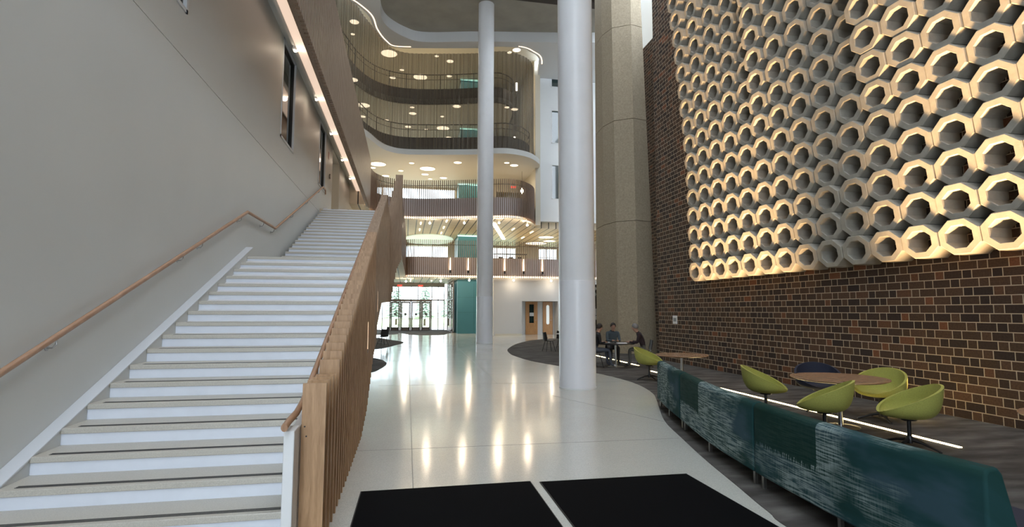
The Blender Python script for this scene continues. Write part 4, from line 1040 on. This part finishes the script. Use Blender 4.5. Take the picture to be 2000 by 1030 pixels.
def round_table(label, c, r, mat='table_top', h=.74, foot=True):
    t = thing('round_table', label, 'table', (c[0], c[1], 0))
    MB().lathe([(r-.05, h-.035), (r-.005, h-.015), (r, h-.006), (r-.004, h)], n=56).build('tabletop', MT[mat], t, smooth=True)
    MB().lathe([(.15, h-.045), (.15, h-.036)], n=20).lathe([(.035, .02), (.035, h-.04)], n=20).build('pedestal', MT['chrome'], t, smooth=True)
    MB().lathe([(.26, 0), (.26, .008), (.05, .03)], n=32).build('base_plate', MT['chrome'], t, smooth=True)
round_table('round oak table on a steel pedestal beyond the middle sofa', T1, .60)
round_table('round oak table surrounded by lime bucket chairs', T2, .67)
round_table('round oak table cut off by the right edge of the picture', T3, .66)
round_table('round dark table where the men sit by the concrete pier', (6.5, 16.3), .62, 'black')

# things on the men's table
tag(MB().prism([(6.15, 16.5), (6.42, 16.55), (6.40, 16.75), (6.12, 16.7)], .74, .752).build('paper_stack', MT['paper']), 'small white paper stack on the left of the dark round table', 'paper')
tag(MB().prism([(6.42, 15.90), (6.70, 15.87), (6.72, 16.07), (6.44, 16.10)], .74, .765).build('notebook', MT['paper']), 'white notebook at the right front of the dark round table', 'notebook')
tag(bevel(MB().box(6.45, 6.8, 16.3, 16.52, .74, .765).build('folder', MT['black']), .004), 'closed black folder in the middle of the dark round table', 'folder')

# ------------------------------------------------------------------ cafe chairs (black shell, wire legs)
def cafe_chair(label, loc, rz, group=None):
    t = thing('cafe_chair', label, 'chair', loc, rz, group)
    m = MB(); n = 8; vs = []; fs_ = []
    prof = [(-.22, .455, .20), (-.10, .44, .22), (.08, .435, .225), (.18, .455, .22), (.225, .55, .21), (.25, .68, .20), (.275, .82, .17)]
    for off in (0, .018):
        for (y, z, w_) in prof:
            for k in range(n+1):
                s_ = -1+2*k/n; vs.append((s_*w_, y-off*(1 if z > .5 else 0)-abs(s_)**2*.05*(1 if z > .5 else 0), z+off*(0 if z > .5 else 1)+abs(s_)**2*.025))
    P = len(prof)*(n+1)
    for a in range(len(prof)-1):
        for k in range(n):
            q = a*(n+1)+k; fs_.append((q, q+1, q+n+2, q+n+1)); fs_.append((P+q, P+q+n+1, P+q+n+2, P+q+1))
    for a in range(len(prof)-1):
        for k in (0, n): q = a*(n+1)+k; fs_.append((q, q+n+1, P+q+n+1, P+q))
    for k in range(n):
        fs_.append((k, P+k, P+k+1, k+1)); q = (len(prof)-1)*(n+1)+k; fs_.append((q, q+1, P+q+1, P+q))
    o = MB().add(vs, fs_).build('seat_shell', MT['black'], t, smooth=True); weld_normals(o)
    for sx in (-1, 1):
        for sy in (-1, 1):
            MB().tube([(sx*.13, sy*.12, .44), (sx*.21, sy*.22, .0)], .011, 8).build('leg', MT['dark_metal'], t, smooth=True)
    MB().tube([(-.2, -.17, .12), (.2, -.17, .12)], .007, 6).tube([(-.2, .17, .12), (.2, .17, .12)], .007, 6).build('stretcher', MT['dark_metal'], t)
    return t
cafe_chair('black cafe chair just left of the big white column', (6.05, 22.8, 0), towards((6.05, 22.8), (7.2, 23.0)))
cafe_chair('black cafe chair mostly behind the big white column', (7.0, 24.0, 0), towards((7.0, 24), (7.1, 23.0)))
t = thing('round_table', 'white topped cafe table behind the big white column', 'table', (7.0, 23.2, 0))
MB().lathe([(.5, .72), (.5, .745)], n=40).build('tabletop', MT['white'], t); MB().lathe([(.035, .02), (.035, .72)], n=14).lathe([(.25, 0), (.25, .02)], n=24).build('pedestal', MT['dark_metal'], t)
cafe_chair('black cafe chair on the pointed carpet inset, nearest the screen', (-1.1, 27.6, 0), towards((-1.1, 27.6), (-1.7, 28.6)))
cafe_chair('black cafe chair further back at the left of the entrance doors', (-1.15, 31.0, 0), towards((-1.15, 31.0), (-2.3, 30.6)))
t = thing('round_table', 'white topped cafe table between the two black chairs by the entrance', 'table', (-1.75, 29.2, 0))
MB().lathe([(.45, .72), (.45, .745)], n=40).build('tabletop', MT['white'], t); MB().lathe([(.035, .02), (.035, .72)], n=14).lathe([(.22, 0), (.22, .02)], n=24).build('pedestal', MT['dark_metal'], t)
for k, x in enumerate((7.75, 8.6, 9.35)):
    c = cafe_chair('black chair seen through the slats in front of the second-floor windows', (x, 44.5, 5.43), 0, 'black chairs on the second floor')
t = thing('counter', 'long narrow dark counter behind the second-floor slats', 'counter', (8.4, 44, 5.43))
MB().box(-1.4, 1.4, -.25, .25, .95, 1.0).build('counter_top', MT['black'], t)
for x in (-1.3, 0, 1.3): MB().box(x-.03, x+.03, -.03, .03, 0, .95).build('leg', MT['black'], t)

# ------------------------------------------------------------------ people
SK = plain('skin', (.42, .24, .17), .55)
def person(name_label, loc, rz, mats, hairmat, J, hair=True):
    """J: dict joint -> (x,y,z) in the person's own frame (facing -Y). Body grown by a skin modifier, materials by region."""
    t = thing('person', name_label, 'person', loc, rz)
    vs = []; es = []; rad = []; reg = []
    def v(p, r, g): vs.append(p); rad.append(r); reg.append(g); return len(vs)-1
    pel = v(J['pelvis'], (.15, .115), 2); sp = v(J['waist'], (.135, .10), 0); ch = v(J['chest'], (.17, .12), 0); nb = v(J['neckbase'], (.075, .07), 0)
    nk = v(J['neck'], (.052, .055), 1); hd = v(J['head0'], (.066, .08), 1); h2 = v(J['head1'], (.076, .094), 1); h3 = v(J['head2'], (.06, .075), 1)
    es += [(pel, sp), (sp, ch), (ch, nb), (nb, nk), (nk, hd), (hd, h2), (h2, h3)]
    for s_ in 'LR':
        sh = v(J['sh'+s_], (.066, .066), 0); el = v(J['el'+s_], (.046, .046), 0); wr = v(J['wr'+s_], (.03, .026), 0)
        pm = v(J['palm'+s_], (.036, .018), 1)
        es += [(ch, sh), (sh, el), (el, wr), (wr, pm)]
        d = (Vector(J['palm'+s_])-Vector(J['wr'+s_])).normalized(); side = d.cross(Vector((0, 0, 1))).normalized()
        for q, (so, ln) in enumerate(((-.028, .070), (-.010, .080), (.010, .076), (.027, .060))):
            b0 = Vector(J['palm'+s_])+d*.03+side*so
            f1 = v(tuple(b0+d*ln*.45+Vector((0, 0, .004))), (.009, .009), 1); f2 = v(tuple(b0+d*ln*.8+Vector((0, 0, -.014))), (.0075, .0075), 1)
            es += [(pm, f1), (f1, f2)]
        sgn = 1 if s_ == 'L' else -1
        th1 = v(tuple(Vector(J['palm'+s_])+side*sgn*.045+d*.005), (.010, .010), 1); th2 = v(tuple(Vector(J['palm'+s_])+side*sgn*.06+d*.035), (.008, .008), 1)
        es += [(pm, th1), (th1, th2)]
        hp_ = v(J['hip'+s_], (.095, .09), 2); kn = v(J['kn'+s_], (.062, .062), 2); an = v(J['an'+s_], (.042, .042), 2)
        hl_ = v(J['toe'+s_], (.042, .03), 3)
        es += [(pel, hp_), (hp_, kn), (kn, an), (an, hl_)]
    me = bpy.data.meshes.new('body'); me.from_pydata([tuple(p) for p in vs], es, [])
    o = bpy.data.objects.new('body', me); C.objects.link(o)
    sm = o.modifiers.new('skin', 'SKIN'); ss = o.modifiers.new('sub', 'SUBSURF'); ss.levels = 2; ss.render_levels = 2
    sm.use_smooth_shade = True
    for q, sv in enumerate(me.skin_vertices[0].data): sv.radius = rad[q]; sv.use_root = (q == 0)
    bpy.context.view_layer.update()
    dg = bpy.context.evaluated_depsgraph_get()
    bm_ = bpy.data.meshes.new_from_object(o.evaluated_get(dg)); bpy.data.objects.remove(o)
    for m_ in mats: bm_.materials.append(m_)
    segs = [(Vector(vs[a]), Vector(vs[b_]), a, b_) for a, b_ in es]
    for p in bm_.polygons:
        c = p.center; best = 9; rg = 0
        for A, B, a, b_ in segs:
            ab = B-A; tt = max(0, min(1, (c-A).dot(ab)/max(1e-9, ab.length_squared))); dd = (c-(A+ab*tt)).length
            if dd < best: best = dd; rg = reg[a] if tt < .5 else reg[b_]
        p.material_index = rg; p.use_smooth = True
    b_ = bpy.data.objects.new('body', bm_); C.objects.link(b_); b_.parent = t
    # face details in head frame
    hc = Vector(J['head1']); fd = Vector(J.get('face', (0, -1, 0))).normalized(); sd = fd.cross(Vector((0, 0, 1))).normalized()
    nm = MB(); nm.tube([hc+fd*.082+Vector((0, 0, .01)), hc+fd*.108+Vector((0, 0, -.025)), hc+fd*.088+Vector((0, 0, -.036))], [.008, .014, .012], 8)
    for q in (-1, 1): nm.tube([hc+sd*q*.078+Vector((0, 0, .02)), hc+sd*q*.086+Vector((0, 0, -.02))], [.012, .009], 8)
    nm.build('nose_and_ears', SK, t, smooth=True)
    em = MB()
    for q in (-1, 1): em.lathe([(.001, -.006), (.009, 0), (.001, .006)], (0, 0), 8)
    em = MB()
    for q in (-1, 1):
        c = hc+fd*.083+sd*q*.03+Vector((0, 0, .008)); em.tube([c-sd*.009, c+sd*.009], .006, 8)
    em.build('eyes', MT['black'], t)
    mm = MB(); c = hc+fd*.088+Vector((0, 0, -.058)); mm.tube([c-sd*.022, c+sd*.022], .005, 6); mm.build('mouth', plain('lip', (.30, .12, .10), .5), t)
    if hair:
        vv = []; ff = []; na, nb_ = 20, 10
        cc_ = hc+Vector((0, 0, .018))-fd*.014
        for i in range(nb_+1):
            ph = (PI*.62)*i/nb_
            for k in range(na):
                a = 2*PI*k/na; fr = math.cos(a)
                ph2 = ph*(1-.38*max(0, fr))
                p = cc_+(fd*math.cos(a)*.102+sd*math.sin(a)*.090)*math.sin(ph2)+Vector((0, 0, .112))*math.cos(ph2)
                vv.append(p)
        for i in range(nb_):
            for k in range(na): ff.append((i*na+k, i*na+(k+1) % na, (i+1)*na+(k+1) % na, (i+1)*na+k))
        h = MB().add(vv, ff).build('hair', hairmat, t, smooth=True); weld_normals(h)
        so_ = h.modifiers.new('thick', 'SOLIDIFY'); so_.thickness = .012; so_.offset = 0
    return t
def seated(lean=.08, hands=((.14, -.42, .78), (-.12, -.42, .78)), head=(0, -.12, 0), face=(0, -1, 0), feet=.0, knees=.12):
    J = dict(pelvis=(0, .02, .56), waist=(0, -.0-lean*.3, .74), chest=(0, -lean, .94), neckbase=(0, -lean*1.3, 1.06), neck=(0, -lean*1.5, 1.11))
    hx, hy = head[0], -lean*1.7+head[1]*.2
    J['head0'] = (hx, hy, 1.16); J['head1'] = (hx, hy-.01, 1.225); J['head2'] = (hx, hy, 1.285)
    J['face'] = face
    for s_, sg in (('L', 1), ('R', -1)):
        hnd = Vector(hands[0] if s_ == 'L' else hands[1]); sh = Vector((sg*.185, -lean, 1.0)); J['sh'+s_] = tuple(sh)
        mid = (sh+hnd)/2+Vector((sg*.07, .10, -.13)); J['el'+s_] = tuple(mid)
        d = (hnd-mid).normalized(); J['wr'+s_] = tuple(hnd-d*.06); J['palm'+s_] = tuple(hnd)
        J['hip'+s_] = (sg*.10, -.03, .54); J['kn'+s_] = (sg*knees, -.46, .54); J['an'+s_] = (sg*knees, -.44+feet, .11); J['toe'+s_] = (sg*(knees+.02), -.60+feet, .045)
    return J
shirt = plain('blue grey shirt', (.055, .075, .09), .8); maroon = plain('dark maroon jacket', (.020, .010, .014), .85); navyj = plain('black jacket', (.008, .008, .012), .8)
greyt = plain('grey trousers', (.10, .10, .095), .85); darkt = plain('dark trousers', (.02, .02, .025), .85); jeans = plain('faded jeans', (.075, .085, .11), .85)
shoe = plain('dark shoes', (.01, .01, .01), .5); wshoe = plain('white sneakers', (.55, .55, .55), .5)
hb = plain('dark brown hair', (.02, .013, .009), .7); hg = plain('grey hair', (.17, .17, .17), .7)
def rzv(p, q): return towards(p, q)
pA, pB, pC = (6.83, 17.45), (7.35, 16.05), (5.72, 16.15)
person('seated man in a blue-grey shirt facing the camera, hands on the table', (*pA, 0), rzv(pA, (6.6, 16.3)), [shirt, SK, darkt, shoe], hb, seated(.12, ((.10, -.50, .775), (-.06, -.52, .78)), face=(.1, -1, 0)))
person('seated grey-haired man in a dark maroon jacket, turned to his companion', (*pB, 0), rzv(pB, (6.5, 16.45)), [maroon, SK, greyt, shoe], hg, seated(.15, ((.16, -.48, .78), (-.2, -.40, .78)), face=(-.35, -1, 0)))
person('seated person in a black jacket and jeans half hidden by the big column', (*pC, 0), rzv(pC, (6.5, 16.2)), [navyj, SK, jeans, wshoe], hb, seated(.10, ((.15, -.34, .78), (-.12, -.34, .78)), feet=-.08))
for (p, lab) in ((pA, 'black cafe chair under the man in the blue-grey shirt'), (pB, 'black cafe chair under the grey-haired man'), (pC, 'black cafe chair under the person behind the big column')):
    q = (6.5, 16.3); cafe_chair(lab, (p[0], p[1], 0), towards(p, q))

# ------------------------------------------------------------------ trees outside
def conifer(x, y, h, label):
    t = thing('conifer_tree', label, 'tree', (x, y, -.05))
    MB().lathe([(.14, 0), (.03, h)], n=10).build('trunk', MT['bark'], t)
    m = MB(); n = 20
    for k in range(n):
        z = .9+(h-1.1)*k/n; r = (h*.24)*(1-k/n)*random.uniform(.8, 1.15)+.1
        for a in range(18):
            an = a*PI/6+k*.4+random.uniform(-.1, .1); rr = r*random.uniform(.8, 1.1)
            b0 = Vector((0, 0, z+.35)); tip = Vector((math.cos(an)*rr, math.sin(an)*rr, z-.1+random.uniform(-.1, .1))); sd = Vector((-math.sin(an), math.cos(an), 0))*.22*rr/1.5
            mid = b0.lerp(tip, .6)
            m.add([b0, mid+sd, tip, mid-sd, mid+Vector((0, 0, -.14))], [(0, 1, 2), (0, 2, 3), (0, 4, 1), (1, 4, 2), (2, 4, 3), (3, 4, 0)])
    m.build('foliage', MT['needles'], t)
conifer(2.2, 66, 6.5, 'pale conifer outside, seen through the right transom glass')
conifer(-1.2, 70, 7.2, 'pale conifer outside, seen through the left transom glass')
conifer(5.6, 74, 6, 'pale conifer outside, seen through the glazing beside the teal wall')

# ------------------------------------------------------------------ light
W = bpy.data.worlds.new('World'); S.world = W; W.use_nodes = True
bg = W.node_tree.nodes['Background']; bg.inputs[0].default_value = (.80, .90, 1.0, 1); bg.inputs[1].default_value = 5.6
def alight(name, loc, sx, sy, e, col, tgt, spread=None): return area(name, loc, sx, e, col, tgt, spread, sy)
# warm area lights added under the far ceilings to brighten each floor
for y in (36.5, 41):
    alight('floor_three_glow', (1.5, y+.5, 11.5), 9, 3.5, 170, (1, .80, .55), (1.5, y+.5, 0))
    alight('upper_glow', (1.5, y, 15.6), 9, 3, 170, (1, .80, .55), (1.5, y, 0))
    alight('top_glow', (1.5, y, 19.4), 9, 3, 190, (1, .82, .58), (1.5, y, 0))
alight('floor_two_glow', (5, 41.5, 7.4), 16, 5, 260, (1, .88, .68), (5, 41.5, 0))
alight('ground_glow', (5, 42.5, 4.0), 8, 6, 130, (1, .92, .78), (5, 42.5, 0))

vs_ = S.view_settings
vs_.view_transform = 'Standard'; vs_.look = 'None'; vs_.gamma = 1; vs_.use_curve_mapping = False; vs_.exposure = 0.38
